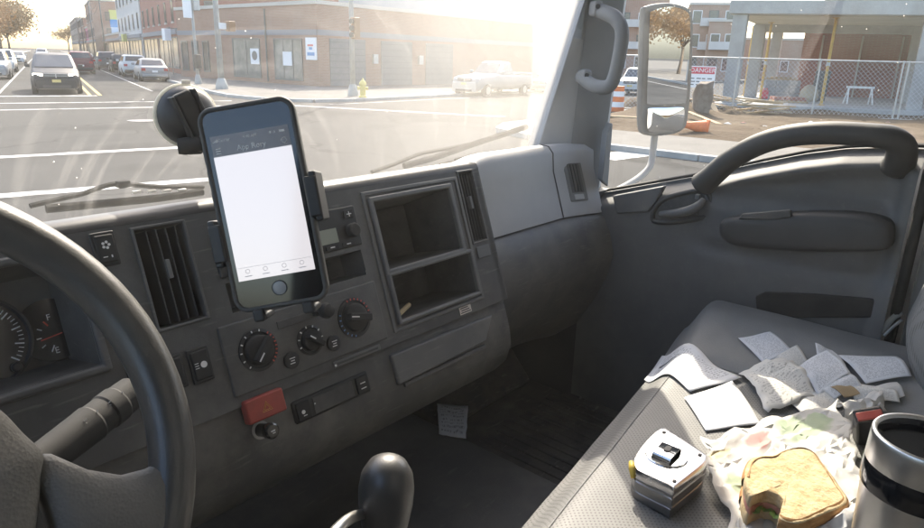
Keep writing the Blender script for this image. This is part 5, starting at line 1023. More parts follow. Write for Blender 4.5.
# ================================================================== vehicles
def car(name, label, group, pos, heading, paint_, L=4.6, Wd=1.82, H=1.48, hood=0.92, ws=(0.22, 0.02), rear=(-0.36, -0.47), lit=False, kind='sedan', clear=0.22):
    """x forward, y left, z up; greenhouse from ws (base, top of windscreen) to rear (top, base of rear window), fractions of L"""
    c = thing(name, label, 'pickup' if kind == 'pickup' else ('van' if kind == 'van' else 'car'), pos, group, heading)
    hL, hW = L/2, Wd/2; belt = hood+0.06
    xs_ = [(-hL, 0.80, 0.42, belt-0.16), (-hL+0.06, 0.90, 0.34, belt-0.05), (-hL+0.35, 0.985, clear, belt), (-hL*0.4, 1.0, clear, belt), (hL*0.1, 1.0, clear, belt), (L*ws[0], 1.0, clear, belt), (L*ws[0]+0.25, 0.99, clear, hood), (hL-0.55, 0.96, clear, hood-0.07), (hL-0.14, 0.90, 0.26, hood-0.17), (hL-0.03, 0.84, 0.32, hood-0.27), (hL, 0.72, 0.40, hood-0.36)]
    if kind == 'pickup': xs_[0] = (-hL, 0.95, 0.5, belt); xs_[1] = (-hL+0.05, 0.97, 0.48, belt)
    rings = []
    for x, k, z0, z1 in xs_:
        w_ = hW*k; h = z1-z0; rings.append([Vector((x, sy*yy*w_, z0+zz*h)) for sy, seq in ((1, ((0.80, 0), (0.96, 0.12), (1.0, 0.45), (0.985, 0.8), (0.93, 0.95), (0.82, 1.0))), (-1, ((0.82, 1.0), (0.93, 0.95), (0.985, 0.8), (1.0, 0.45), (0.96, 0.12), (0.80, 0)))) for yy, zz in seq])
    m = MB(); m.loft(rings); body = m.build('body', paint_, c, smooth=True, local=True, ang=50)
    wb, wt, rt, rb = L*ws[0], L*ws[1], L*rear[0], L*rear[1]
    def gr(z, x0, x1, w_): return [Vector((x0, w_*0.86, z)), Vector((x0-0.12*L*0.4, w_, z)), Vector((x1+0.10, w_, z)), Vector((x1, w_*0.88, z)), Vector((x1, -w_*0.88, z)), Vector((x1+0.10, -w_, z)), Vector((x0-0.12*L*0.4, -w_, z)), Vector((x0, -w_*0.86, z))]
    g0 = gr(belt-0.03, wb, rb, hW*0.93); g1 = gr(H-0.07, wt, rt, hW*0.76); g2 = gr(H, wt-0.25, rt+0.22, hW*0.60)
    m = MB(); m.loft([g0, g1, g2]); m.build('cabin', paint_, c, smooth=True, local=True, ang=45, bevel=0.03)
    def pane(name, i, j, a0, a1, b0, b1, par=c):
        P = lambda a, b: (g0[i].lerp(g0[j], a)).lerp(g1[i].lerp(g1[j], a), b)
        q = [P(a0, b0), P(a1, b0), P(a1, b1), P(a0, b1)]; nn = (q[1]-q[0]).cross(q[3]-q[0]).normalized(); cc = sum(q, Vector())/4; cc.z = 0
        if nn.dot(Vector((cc.x-(wb+rb)/2, cc.y, 0))) < 0: nn = -nn
        mm = MB(); mm.loft([[p-nn*0.02 for p in q], [p+nn*0.012 for p in q]]); return mm.build(name, 'car_glass', par, local=True)
    pane('windscreen', 7, 0, 0.0, 1.0, 0.12, 0.96); pane('rear_window', 3, 4, 0.03, 0.97, 0.25, 0.92)
    for (i, j) in ((1, 2), (6, 5)):
        cuts = ((0.02, 0.46), (0.49, 0.97)) if kind != 'van' else ((0.02, 0.34), (0.37, 0.66), (0.69, 0.97))
        for a0, a1 in cuts: pane('side_window', i, j, a0, a1, 0.14, 0.90)
    rw = 0.34 if kind in ('suv', 'pickup') else 0.32
    for x in (hL-0.92, -hL+0.95):
        for sy in (1, -1):
            Wm = Matrix.Translation((x, sy*(hW-0.10), rw)) @ Matrix.Rotation(R(90), 4, 'X')
            m = MB(); m.lathe([(rw*0.62, -0.1), (rw*0.93, -0.11), (rw, -0.07), (rw, 0.07), (rw*0.93, 0.11), (rw*0.62, 0.1)], 20, Wm); wl = m.build('wheel', 'tyre', c, smooth=True, local=True)
            m = MB(); m.lathe([(rw*0.63, -0.108), (rw*0.55, -0.112), (rw*0.2, -0.10), (rw*0.2, 0.10), (rw*0.55, 0.112), (rw*0.63, 0.108)], 16, Wm); m.build('rim', 'rim', wl, smooth=True, local=True)
            m = MB(); m.lathe([(rw+0.02, -0.06), (rw+0.06, -0.06), (rw+0.06, 0.108), (rw+0.02, 0.108)], 20, Wm, caps=False); m.build('wheel_arch', 'dark_trim', body, smooth=True, local=True)
    zf = hood-0.25
    for sy in (1, -1):
        m = MB(); m.prism([(hL-0.04, sy*hW*0.50), (hL-0.06, sy*hW*0.66), (hL-0.24, sy*hW*0.90), (hL-0.34, sy*hW*0.86), (hL-0.2, sy*hW*0.6)], zf-0.06, zf+0.10); m.build('headlight', 'lamp_lit' if lit else 'lamp_clear', c, local=True, bevel=0.02)
        m = MB(); m.bb(-hL-0.005, -hL+0.10, sy*hW*0.60, sy*hW*0.88, belt-0.30, belt-0.12); m.build('tail_light', 'lamp_red', c, local=True, bevel=0.02)
        m = MB(); m.box((wb-0.30, sy*(hW+0.07), belt+0.10), (0.12, 0.20, 0.15)); m.build('wing_mirror', 'dark_trim' if lit else paint_, c, local=True, bevel=0.03)
    m = MB(); m.bb(hL-0.06, hL+0.015, -hW*0.46, hW*0.46, zf-0.08, zf+0.09); g_ = m.build('grille', 'dark_trim', c, local=True, bevel=0.015)
    m = MB(); m.bb(hL+0.005, hL+0.03, -hW*0.46, hW*0.46, zf-0.005, zf+0.02); m.bb(hL+0.005, hL+0.03, -0.02, 0.02, zf-0.08, zf+0.09); m.bb(hL+0.0, hL+0.025, -hW*0.47, hW*0.47, zf+0.075, zf+0.095); m.build('grille_bar', 'rim', g_, local=True)
    m = MB(); m.bb(hL-0.14, hL+0.05, -hW*0.80, hW*0.80, 0.26, zf-0.13); m.build('bumper', paint_ if kind != 'pickup' else 'rim', c, local=True, bevel=0.05)
    m = MB(); m.bb(hL+0.03, hL+0.062, -hW*0.55, hW*0.55, 0.29, 0.40); m.build('air_intake', 'dark_trim', c, local=True)
    m = MB(); m.bb(hL+0.03, hL+0.066, -0.17, 0.17, zf-0.27, zf-0.15); m.build('number_plate', 'plate', c, local=True)
    m = MB(); m.bb(-hL-0.05, -hL+0.12, -hW*0.86, hW*0.86, 0.32, 0.52); m.build('rear_bumper', 'dark_trim' if kind in ('suv', 'pickup') else paint_, c, local=True, bevel=0.04)
    m = MB(); m.bb(-hL-0.02, -hL+0.03, -0.17, 0.17, 0.60, 0.72); m.build('number_plate', 'sign_white', c, local=True)
    if kind == 'pickup':
        x0, x1 = -hL+0.06, rb-0.08; m = MB(); m.bb(x0, x1, -hW*0.86, hW*0.86, belt-0.30, belt-0.295+0.302); m.build('bed_liner', 'dark_trim', c, local=True)
        for sy in (1, -1): m = MB(); m.bb(x0, x1, sy*hW*0.80, sy*hW*0.94, belt-0.05, belt+0.07); m.build('bed_rail', paint_, c, local=True, bevel=0.02)
        m = MB(); m.bb(-hL-0.01, -hL+0.06, -hW*0.92, hW*0.92, 0.55, belt+0.07); m.build('tailgate', paint_, c, local=True, bevel=0.02)
    return c
VAN = dict(L=5.1, Wd=1.96, H=1.74, hood=1.04, ws=(0.27, 0.09), rear=(-0.44, -0.485), kind='van')
SUV = dict(L=4.7, Wd=1.88, H=1.74, hood=1.06, ws=(0.19, 0.06), rear=(-0.42, -0.48), kind='suv')
SED = dict(L=4.7, Wd=1.82, H=1.46, hood=0.92, ws=(0.20, 0.03), rear=(-0.24, -0.36))
onc = 'oncoming cars on the left side of the street'; prk = 'cars parked along the right kerb'
car('minivan', 'dark charcoal minivan with headlights on waiting at the stop line', onc, st(38.0, 0.25), SA+math.pi, 'car_charcoal', lit=True, **VAN)
car('parked_car', 'white car cut off by the left picture edge beside the minivan', onc, st(38.8, -3.35), SA+math.pi, 'car_white', lit=False, **SED)
car('sport_utility_car', 'grey sport utility car with dark grille left of the minivan', onc, st(53.5, -3.0), SA+math.pi, 'car_silver', **SUV)
car('parked_car', 'white car second behind in the left lane', onc, st(68, -3.1), SA+math.pi, 'car_white', **SUV)
car('parked_car', 'small white car farther up the left lane', onc, st(97, -3.0), SA+math.pi, 'car_white', **SED)
car('delivery_van', 'tiny white van at the far end of the street', onc, st(150, -0.6), SA+math.pi, 'car_white', **VAN)
car('sport_utility_car', 'maroon sport utility car half hidden behind the minivan', prk, st(66, 2.35), SA, 'car_maroon', **SUV)
car('parked_car', 'pale sedan driving away beyond the maroon car', prk, st(86, 3.6), SA, 'car_silver', **SED)
car('sport_utility_car', 'tall grey sport utility car parked farthest of the dark pair', prk, st(78, 5.1), SA, 'car_grey', **SUV)
car('parked_car', 'dark low hatchback parked ahead of the white one', prk, st(70, 5.7), SA, 'car_dark', L=4.4, Wd=1.8, H=1.58, hood=1.0, ws=(0.2, 0.06), rear=(-0.40, -0.48), kind='suv')
car('sport_utility_car', 'white sport utility car parked in front of the brick shop', prk, st(60.5, 5.75), SA, 'car_white', L=4.5, Wd=1.82, H=1.60, hood=1.0, ws=(0.2, 0.06), rear=(-0.41, -0.48), kind='suv')
car('parked_car', 'silver sedan parked nearest on the right side', prk, st(51.8, 6.0), SA, 'car_silver', **SED)
car('pickup_truck', 'silver pickup truck standing in the sun glare by the kerb', None, (32.0, 24.85, G), R(180+5), 'car_silver', L=5.9, Wd=1.98, H=1.90, hood=1.16, ws=(0.17, 0.05), rear=(-0.12, -0.15), kind='pickup', clear=0.36)
car('parked_car', 'dull blue car behind the silver pickup', None, (39.6, 25.4, G), R(185), 'car_blue', **SED)
car('sport_utility_car', 'white car behind the site fence left of the mirror', None, (43.5, 21.4, G), R(195), 'car_white', **SUV)

# ================================================================== buildings
def wall_frame(o, xdir, out): return frame(o, xdir, (0, 0, 1), out)
def add_window(b, F, x0, x1, z0, z1, pane_m='window_dark', frame_m='frame_dark', fw=0.08, mull=0, sill_m=None, nm='window'):
    m = MB(); d = 0.07
    for a0, a1, c0, c1 in ((x0, x1, z1-fw, z1), (x0, x1, z0, z0+fw), (x0, x0+fw, z0+fw, z1-fw), (x1-fw, x1, z0+fw, z1-fw)): m.bb(a0, a1, c0, c1, -0.02, d, F)
    for k in range(mull): xm = x0+(x1-x0)*(k+1)/(mull+1); m.bb(xm-fw/2, xm+fw/2, z0+fw, z1-fw, -0.02, d-0.01, F)
    w_ = m.build(nm, frame_m, b); m = MB(); m.bb(x0+fw*0.5, x1-fw*0.5, z0+fw*0.5, z1-fw*0.5, -0.02, 0.03, F); m.build('pane', pane_m, w_)
    if sill_m: m = MB(); m.bb(x0-0.08, x1+0.08, z0-0.12, z0-0.002, -0.02, 0.12, F); m.build('sill', sill_m, w_)
    return w_
def house(name, label, F, w_, dpt, h, wall_m, cornice=None, group=None):
    """F: frame of the street face (x along it, y up, z out); the body stands behind it"""
    o = F @ Vector((w_/2, 0, -dpt/2)); b = thing(name, label, 'building', tuple(o), group)
    m = MB(); m.bb(0, w_, 0, h, -dpt, 0, F); m.build('wall', wall_m, b)
    if cornice: m = MB(); m.bb(-0.12, w_+0.12, h-0.02, h+0.28, -dpt-0.1, 0.16, F); m.build('cornice', cornice, b)
    return b
# corner brick shop
CX = 26.6; CY = 34.2; Zp = G+0.13
shop_h = 4.75
bld = thing('corner_shop', 'low tan brick corner building with shop windows and grey band', 'building', (CX+9, CY+12, Zp))
SL = at(180, 60, X=CX).y-CY
m = MB(); m.bb(CX, CX+24, CY, CY+SL, Zp-0.1, Zp+shop_h); m.build('wall', 'brick_tan', bld)
m = MB(); m.bb(CX-0.10, CX+24.1, CY-0.10, CY+SL+0.1, Zp+shop_h+0.002, Zp+shop_h+0.22); m.build('coping', 'stone_trim', bld)
FW = wall_frame((CX, CY, Zp), (0, 1, 0), (-1, 0, 0)); FS = wall_frame((CX, CY, Zp), (1, 0, 0), (0, -1, 0))
m = MB(); m.bb(-0.05, SL, 3.0, 3.32, 0.0, 0.05, FW); m.build('band', 'band_grey', bld); m = MB(); m.bb(-0.05, 24, 3.0, 3.32, 0.0, 0.05, FS); m.build('band', 'band_grey', bld)
def yat(px, py): p = at(px, py, X=CX); return p.y-CY
shopw = [add_window(bld, FW, yat(303, 60), yat(275, 60), 0.25, 2.8, 'window_shop', mull=2, nm='shop_window'), add_window(bld, FW, yat(261, 60), yat(234, 60), 0.25, 2.8, 'window_shop', mull=1, nm='shop_door')]
m = MB(); m.bb(yat(293, 60), yat(284, 60), 1.15, 2.0, 0.072, 0.085, FW); m.build('poster', 'sign_white', bld)
pw = MB(); yc = yat(256, 60); pw.bb(yc-0.5, yc+0.5, 1.15, 2.15, 0.072, 0.085, FW); pz = pw.build('poster', 'sign_white', bld); m = MB(); m.lathe([(0.3, 0.085), (0.3, 0.10)], 18, FW @ Matrix.Translation((yc, 1.7, 0))); m.build('poster_mark', 'frame_dark', pz)
for px in (207, 196.5, 186): add_window(bld, FW, yat(px+3, 60), yat(px-3, 60), 0.45, 2.6, 'window_dark')
bs = MB(); y1 = 0.15; bs.bb(0.05, 1.05, 1.55, 2.85, 0.02, 0.10, FW); sg = bs.build('shop_sign', 'sign_white', bld); m = MB(); m.bb(0.3, 0.85, 2.35, 2.45, 0.10, 0.112, FW); m.build('sign_print', 'red_print', sg); m = MB(); m.bb(0.4, 0.7, 2.15, 2.3, 0.10, 0.112, FW); m.bb(0.2, 0.9, 1.8, 2.0, 0.10, 0.112, FW); m.build('sign_print', 'mural_blue', sg)
for i in range(3):
    x0 = 0.9+i*4.3; g_ = MB(); g_.bb(x0, x0+2.9, 0.02, 2.85, -0.02, 0.04, FS); gd = g_.build('roller_door', 'shutter', bld); m = MB()
    for k in range(7): m.bb(x0, x0+2.9, 0.35+k*0.38, 0.39+k*0.38, 0.04, 0.06, FS)
    m.build('door_rib', 'frame_dark', gd)
# taller grey wall behind it
b = house('grey_building', 'plain grey painted building rising behind the corner shop', wall_frame(st(66, 13, 0.13), TD, -SD), 30, 14, 11, 'paint_grey_wall', 'stone_trim')
# right-hand row along the main street (face towards the street: -TD; x axis = +SD reversed so that it runs away)
def row(name, label, s0, s1, t0, h, wall_m, cols, rows, z0=4.2, dz=3.1, wh=1.7, ww=0.9, ground=True, dpt=14):
    F = wall_frame(st(s0, t0, 0.13), SD, -TD); b = house(name, label, F, s1-s0, dpt, h, wall_m, 'stone_trim', 'shop buildings along the right side')
    for r in range(rows):
        for k in range(cols): xc = (s1-s0)*(k+0.5)/cols; add_window(b, F, xc-ww/2, xc+ww/2, z0+dz*r, z0+dz*r+wh, 'window_dark', 'frame_dark', sill_m='stone_trim')
    if ground:
        for k in range(2): xc = (s1-s0)*(k+0.5)/2; q = (s1-s0)/4-0.5; add_window(b, F, xc-q, xc+q, 0.4, 3.0, 'window_shop', mull=3, nm='shop_window')
        m = MB(); m.bb(0.2, s1-s0-0.2, 3.2, 3.6, 0, 0.2, F); m.build('fascia', 'band_grey', b)
    # end wall facing the camera
    F2 = wall_frame(st(s0, t0, 0.13), TD, -SD)
    for r in range(rows): add_window(b, F2, 2.2, 3.1, z0+dz*r, z0+dz*r+wh, 'window_dark', 'frame_dark')
    return b
row('brick_building', 'red brick building with tall upper windows beyond the corner shop', 62, 86, 9.6, 11.5, 'brick_red', 6, 2)
row('white_building', 'pale painted three-storey building beside the red brick one', 86.3, 114, 9.5, 12.5, 'paint_white_wall', 6, 2)
row('low_shop', 'low dark shop between the white building and the mural', 114.3, 160, 10.4, 4.2, 'brick_old', 1, 0)
mb_ = row('mural_building', 'brick building whose end wall carries a blue and yellow mural', 160.3, 185, 9.0, 11.0, 'brick_old', 6, 2)
F2 = wall_frame(st(160.3, 9.0, 0.13), TD, -SD)
for x0, x1, z0, z1, mt_ in ((3.0, 13.5, 4.6, 6.1, 'mural_pale'), (3.0, 13.5, 6.1, 7.6, 'mural_blue'), (3.0, 13.5, 7.6, 9.4, 'mural_yellow')):
    m = MB(); m.bb(x0, x1, z0, z1, 0.02, 0.06, F2); m.build('mural_panel', mt_, mb_)
m = MB(); m.add([(4.5, 6.2, 0.075), (8.0, 8.3, 0.075), (11.8, 6.4, 0.075), (8.2, 7.0, 0.075)], [(0, 3, 1), (1, 3, 2)], F2); m.build('mural_shape', 'mural_blue', mb_)
sh = row('small_shop', 'small pink-fronted shop past the mural building', 185.3, 200, 9.2, 6.5, 'pink_shop', 3, 1)
row('far_building', 'dull brown building farther along the right side', 200.3, 230, 9.0, 9.0, 'brick_old', 8, 2); row('far_building', 'last dim building at the right end of the street', 230.3, 290, 8.6, 10.0, 'far_wall', 10, 2)
# apartment blocks behind the site
def block_house(label, p, yaw, w_, h, d_, cols, rows, mt_='brick_old'):
    F = Matrix.Translation(Vector(p)) @ Matrix.Rotation(yaw, 4, 'Z') @ Matrix(((1, 0, 0, 0), (0, 0, -1, 0), (0, 1, 0, 0), (0, 0, 0, 1)))
    b = house('apartment_block', label, F, w_, d_, h, mt_, 'stone_trim', 'apartment blocks behind the site')
    for r in range(rows):
        for k in range(cols): xc = w_*(k+0.5)/cols; add_window(b, F, xc-0.6, xc+0.6, 1.2+3.0*r, 2.9+3.0*r, 'window_dark', 'sign_white' if (r+k) % 3 else 'frame_dark', nm='window')
    for k in range(rows-1):
        m = MB(); xb = w_*0.5; m.bb(xb-1.6, xb+1.6, 3.9+3*k, 4.9+3*k, 0.0, 1.1, F); m.build('balcony', 'paint_white_wall', b)
    return b
p1 = at(606, 62, Z=-0.05)
def far_pt(px, dist): d = ray(px, 60); d.z = 0; d.normalize(); q = d*dist; return (q.x, q.y, G+0.1)
block_house('brown brick apartment block seen left of the truck mirror', far_pt(597, 105), R(-62), 9.5, 11.6, 12, 4, 3)
block_house('brown brick apartment block with balconies right of the mirror', far_pt(684, 100), R(-66), 6.2, 9.6, 12, 3, 3); block_house('lower apartment block stepping down behind the first column', far_pt(705, 98), R(-66), 3.6, 7.4, 10, 2, 2)
block_house('long dim apartment block far behind the building frame', far_pt(728, 120), R(-70), 40, 6.0, 12, 12, 1)

# ================================================================== building site
B0 = Vector((31.5, 10.9, 0)); E1 = Vector((0.42, -0.907, 0)).normalized(); E2 = Vector((0.985, 0.175, 0)).normalized()
def bs_(a, b, z): return B0+E1*a+E2*b+Vector((0, 0, G+z))
frm = thing('concrete_frame', 'unfinished concrete building frame with columns and roof slab', 'building', tuple(bs_(4, 5, 0)))
def para(a0, a1, b0, b1, z0, z1, name, mt_, par, bev=0.0):
    m = MB(); m.loft([[bs_(a0, b0, z), bs_(a1, b0, z), bs_(a1, b1, z), bs_(a0, b1, z)] for z in (z0, z1)]); return m.build(name, mt_, par, bevel=bev)
para(-0.9, 15, -0.7, 15, -0.3, 0.42, 'floor_slab', 'concrete', frm, 0.02)
para(-0.45, 15, -0.45, 15, 4.18, 4.72, 'roof_slab', 'concrete', frm, 0.02)
para(-0.3, 15, 0.2, 14.8, 4.14, 4.178, 'soffit_boards', 'concrete_tan', frm)
para(3.2, 15, -0.30, 0.05, 4.74, 5.3, 'upstand', 'concrete_tan', frm)
para(-0.3, 15, 6.9, 7.3, 3.75, 4.138, 'beam', 'concrete', frm)
for a, b in ((0, 0), (7.35, 0), (14.6, 0), (-0.1, 7.1), (7.3, 7.1), (14.6, 7.1), (0, 14.3), (7.3, 14.3)):
    s_ = 0.29; para(a-s_, a+s_, b-s_, b+s_, 0.42, 4.137 if 0 < b else 4.18, 'column', 'concrete', frm, 0.02)
para(1.6, 14.5, 13.2, 13.5, 0.42, 4.13, 'back_wall', 'brick_red', frm)
para(9.5, 9.8, 8.2, 13.0, 0.42, 4.0, 'side_wall', 'concrete', frm)
for k in range(4): para(2.6+2.1*k, 2.7+2.1*k, 13.05, 13.18, 0.42, 3.9, 'wall_pipe', 'stone_trim', frm)
PGp = 'yellow steel props holding the slab'
for k, (px, b, lab) in enumerate(((829, 1.0, 'tall yellow steel prop in front of the brick wall'), (738, 2.2, 'yellow steel prop just right of the corner column'), (766, 5.0, 'yellow steel prop beside the second column'), (749, 8.5, 'thin yellow prop deep inside the frame'))):
    # foot where that sight line crosses the row at depth b
    d = ray(px, 60); d = Vector((d.x, d.y, 0)); n_ = Vector((E1.y, -E1.x, 0)); q = B0+E2*b; t_ = q.dot(n_)/d.dot(n_); f_ = d*t_; f_.z = G+0.42
    pr = thing('steel_prop', lab, 'prop', tuple(f_), PGp); m = MB(); m.tube([f_+Vector((0, 0, 0.02)), f_+Vector((0, 0, 3.70))], 0.062, 10); m.build('tube', 'prop_yellow', pr, smooth=True)
    m = MB(); m.box(f_+Vector((0, 0, 0.012)), (0.26, 0.26, 0.02)); m.box(f_+Vector((0, 0, 3.71)), (0.26, 0.26, 0.02)); m.build('end_plate', 'prop_yellow', pr); m = MB(); m.lathe([(0.085, 0), (0.085, 0.16)], 12, Matrix.Translation(f_+Vector((0, 0, 1.7)))); m.build('collar', 'galv', pr)
# things standing on the slab
def on_slab(px, b): d = ray(px, 60); d = Vector((d.x, d.y, 0)); n_ = Vector((E1.y, -E1.x, 0)); q = B0+E2*b; f_ = d*(q.dot(n_)/d.dot(n_)); f_.z = G+0.42; return f_
for px, lab in ((779, 'left stack of grey concrete blocks on the slab'), (793, 'right stack of grey concrete blocks on the slab')):
    f_ = on_slab(px, 6.2); s = thing('block_stack', lab, 'block stack', tuple(f_), 'block stacks on the slab'); Mz = zrot(f_, R(-60))
    for r in range(3):
        for k in range(2): m = MB(); m.box((-0.26+0.52*k, 0, 0.16+0.32*r), (0.5, 0.46, 0.3), Mz); m.build('concrete_block', 'block_grey', s, bevel=0.015)
f_ = on_slab(782, 6.2)+Vector((0, 0, 0.97)); Mz = zrot(f_, R(-55)); s = thing('plank_stack', 'pale timber planks lying on top of the grey blocks', 'planks', tuple(f_))
for k in range(3): m = MB(); m.box((0.1*k, 0.12*(k-1), 0.03+0.05*k), (1.7-0.3*k, 0.22, 0.045), Mz @ Matrix.Rotation(0.12*k, 4, 'Z')); m.build('plank', 'timber', s)
f_ = on_slab(770, 5.6); s = thing('fuel_can', 'red fuel can standing by the grey blocks', 'can', tuple(f_)); Mz = zrot(f_, R(-50)); m = MB(); m.box((0, 0, 0.22), (0.34, 0.2, 0.44), Mz); m.build('body', 'sign_red', s, bevel=0.05); m = MB(); m.tube([(-0.1, 0, 0.43), (-0.08, 0, 0.52), (0.08, 0, 0.52), (0.1, 0, 0.43)], 0.025, 8, Mz); m.build('handle', 'sign_red', s); m = MB(); m.box((0, 0, 0.9), (0.3, 0.2, 0.5), Mz)
f_ = on_slab(795, 2.6); s = thing('brick_pallet', 'low pile of red bricks on a pallet', 'bricks', tuple(f_)); Mz = zrot(f_, R(-58)); m = MB(); m.box((0, 0, 0.05), (1.5, 0.9, 0.09), Mz); m.build('pallet', 'timber', s)
for k in range(24): m = MB(); m.box((-0.6+0.24*(k % 6), -0.25+0.24*((k//6) % 4), 0.17+0.02*random.random()), (0.22, 0.2, 0.14), Mz @ Matrix.Rotation(random.uniform(-.1, .1), 4, 'Z')); m.build('brick', 'brick_red', s)
f_ = on_slab(815, 5.0); s = thing('debris_bag', 'pale rubble bag leaning by a dark board', 'bag', tuple(f_)); m = MB(); m.lathe([(0.40, 0.0), (0.46, 0.2), (0.42, 0.5), (0.25, 0.72), (0.1, 0.8)], 12, Matrix.Translation(f_)); m.build('sack', 'concrete_tan', s, smooth='all'); m = MB(); m.box((0, 0, 0), (0.7, 0.05, 1.5), zrot(f_+E1*0.45+Vector((0, 0, 0.75)), R(-60)) @ Matrix.Rotation(R(12), 4, 'X')); m.build('board', 'frame_dark', s)
f_ = on_slab(866, 3.6); s = thing('sawhorse', 'white sawhorse standing on the bare slab', 'sawhorse', tuple(f_)); Mz = zrot(f_, R(-62)); m = MB(); m.box((0, 0, 0.78), (1.2, 0.12, 0.1), Mz); m.build('beam', 'sign_white', s)
for sx in (-1, 1):
    for sy in (-1, 1): m = MB(); m.tube([(sx*0.5, 0, 0.76), (sx*0.55, sy*0.3, 0.0)], 0.035, 6, Mz); m.build('leg', 'sign_white', s)
# chain-link fence
fe = thing('chain_link_fence', 'galvanised chain-link fence in front of the concrete frame', 'fence', (28.3, 9.6, G+0.2))
fp = [Vector((25.2, 15.6, 0)), Vector((26.6, 12.9, 0)), Vector((28.2, 9.6, 0)), Vector((29.55, 6.95, 0)), Vector((30.9, 4.3, 0)), Vector((32.5, 1.0, 0)), Vector((34.1, -2.2, 0))]
zb_, zt_ = G+0.15, G+2.32
for i, p in enumerate(fp):
    for o_ in ((0,) if i not in (4,) else (-0.09, 0.09)):
        q = p+E1*o_; m = MB(); m.tube([q+Vector((0, 0, zb_-0.1)), q+Vector((0, 0, zt_+0.05))], 0.035, 8); m.build('post', 'galv', fe, smooth=True)
for a, b in zip(fp, fp[1:]):
    for z, r_ in ((zt_, 0.028), (zb_+0.06, 0.018)):
        m = MB(); m.tube([a+Vector((0, 0, z)), b+Vector((0, 0, z))], r_, 6); m.build('rail', 'galv', fe, smooth=True)
    m = MB(); L_ = (b-a).length; d = (b-a)/L_; hh_ = zt_-zb_-0.06; pitch = 0.17; k = -int(hh_/pitch)-1
    while k*pitch < L_:
        x0 = k*pitch
        for sgn in (1, -1):
            s0, s1 = max(0, x0), min(L_, x0+hh_)
            if s1-s0 > 0.02:
                z0_, z1_ = (s0-x0, s1-x0) if sgn > 0 else (hh_-(s0-x0), hh_-(s1-x0)); m.tube([a+d*s0+Vector((0, 0, zb_+0.06+z0_)), a+d*s1+Vector((0, 0, zb_+0.06+z1_))], 0.0055, 3, caps=False)
        k += 1
    tag(m.build('wire_mesh', 'galv', fe, fix=False), kind='stuff')
# warning sign wired to the fence
n_ = Vector((-E2.x, -E2.y, 0)); n_ = Vector((E1.y, -E1.x, 0)); n_ = n_ if n_.x < 0 else -n_
d = ray(702, 77); q0 = fp[1]; q = d*(q0.dot(n_)/Vector((d.x, d.y, 0)).dot(n_)); sc0 = q+n_*0.05
sgn_ = thing('warning_sign', 'white site warning sign with red header on the fence', 'sign', tuple(sc0-Vector((0, 0, 0.4)))); Sx = Vector((0, 0, 1)).cross(n_).normalized(); SF = frame(sc0, Sx, Vector((0, 0, 1)), n_)
m = MB(); m.bb(-0.50, 0.50, -0.42, 0.42, -0.01, 0.01, SF); m.build('board', 'sign_white', sgn_); m = MB(); m.bb(-0.46, 0.46, 0.12, 0.38, 0.01, 0.018, SF); hdr = m.build('header', 'sign_red', sgn_); m = MB(); m.text('DANGER', 0.24, SF @ Matrix.Translation((0, 0.25, 0.024))); m.build('header_text', 'sign_white', hdr)
m = MB()
for k in range(3):
    for j in range(4): m.bb(-0.42+0.21*j, -0.42+0.21*j+0.13+0.04*((j+k) % 2), -0.08-0.12*k, -0.04-0.12*k, 0.01, 0.016, SF)
m.build('print_lines', 'frame_dark', sgn_)
# loose things by the fence
f_ = at(616, 112, Z=G+0.14); s = thing('traffic_drum', 'orange and white striped traffic drum behind the pillar', 'drum', tuple(f_))
for k in range(5): m = MB(); m.lathe([(0.30-0.012*k, 0.2*k), (0.30-0.012*k, 0.2*k+0.198)], 20, Matrix.Translation(f_)); m.build('band', 'orange' if k % 2 == 0 else 'sign_white', s)
m = MB(); m.lathe([(0.40, 0), (0.40, 0.06)], 20, Matrix.Translation(f_+Vector((0, 0, -0.03)))); m.build('base', 'rubber', s)
f_ = at(704, 134, Z=G+0.16); s = thing('fallen_cone', 'orange traffic cone lying on its side in the dirt', 'cone', tuple(f_)); Mz = zrot(f_+Vector((0, 0, 0.18)), R(130)) @ Matrix.Rotation(R(84), 4, 'Y'); m = MB(); m.lathe([(0.20, 0.0), (0.10, 0.45), (0.05, 0.8), (0.03, 0.82)], 16, Mz); m.build('cone_body', 'orange', s, smooth=True); m = MB(); m.box((0, 0, -0.02), (0.46, 0.46, 0.05), Mz); m.build('cone_base', 'orange', s, bevel=0.02)
f_ = at(700, 119, Z=G+0.16); s = thing('tree_stump', 'weathered grey tree stump below the warning sign', 'stump', tuple(f_)); m = MB(); m.lathe([(0.46, -0.1), (0.36, 0.15), (0.33, 0.8), (0.32, 1.25), (0.29, 1.27)], 18, Matrix.Translation(f_))
for i in range(len(m.v)): m.v[i] = m.v[i]+Vector((noise.noise(m.v[i]*2.5)*0.22, noise.noise(m.v[i]*2.5+Vector((4, 0, 0)))*0.22, 0.12*noise.noise(m.v[i]*4)))
m.build('trunk', 'bark', s, smooth=True)
for k, (px, py, L_, yaw, lab) in enumerate(((716, 112, 2.6, 0.5, 'long pale board leaning on the dirt heap'), (708, 120, 2.0, 1.1, 'short board lying beside the stump'), (640, 118, 2.4, 2.4, 'pale board flat on the pavement near the drum'), (655, 112, 1.8, 0.2, 'board end poking out behind the mirror'))):
    f_ = at(px, py, Z=G+0.32); m = MB(); m.box((0, 0, 0), (L_, 0.2, 0.05), zrot(f_, yaw) @ Matrix.Rotation(R(-10 if k < 2 else -2), 4, 'Y')); o = m.build('loose_board', 'timber'); tag(o, lab, 'board', 'loose boards on the site')
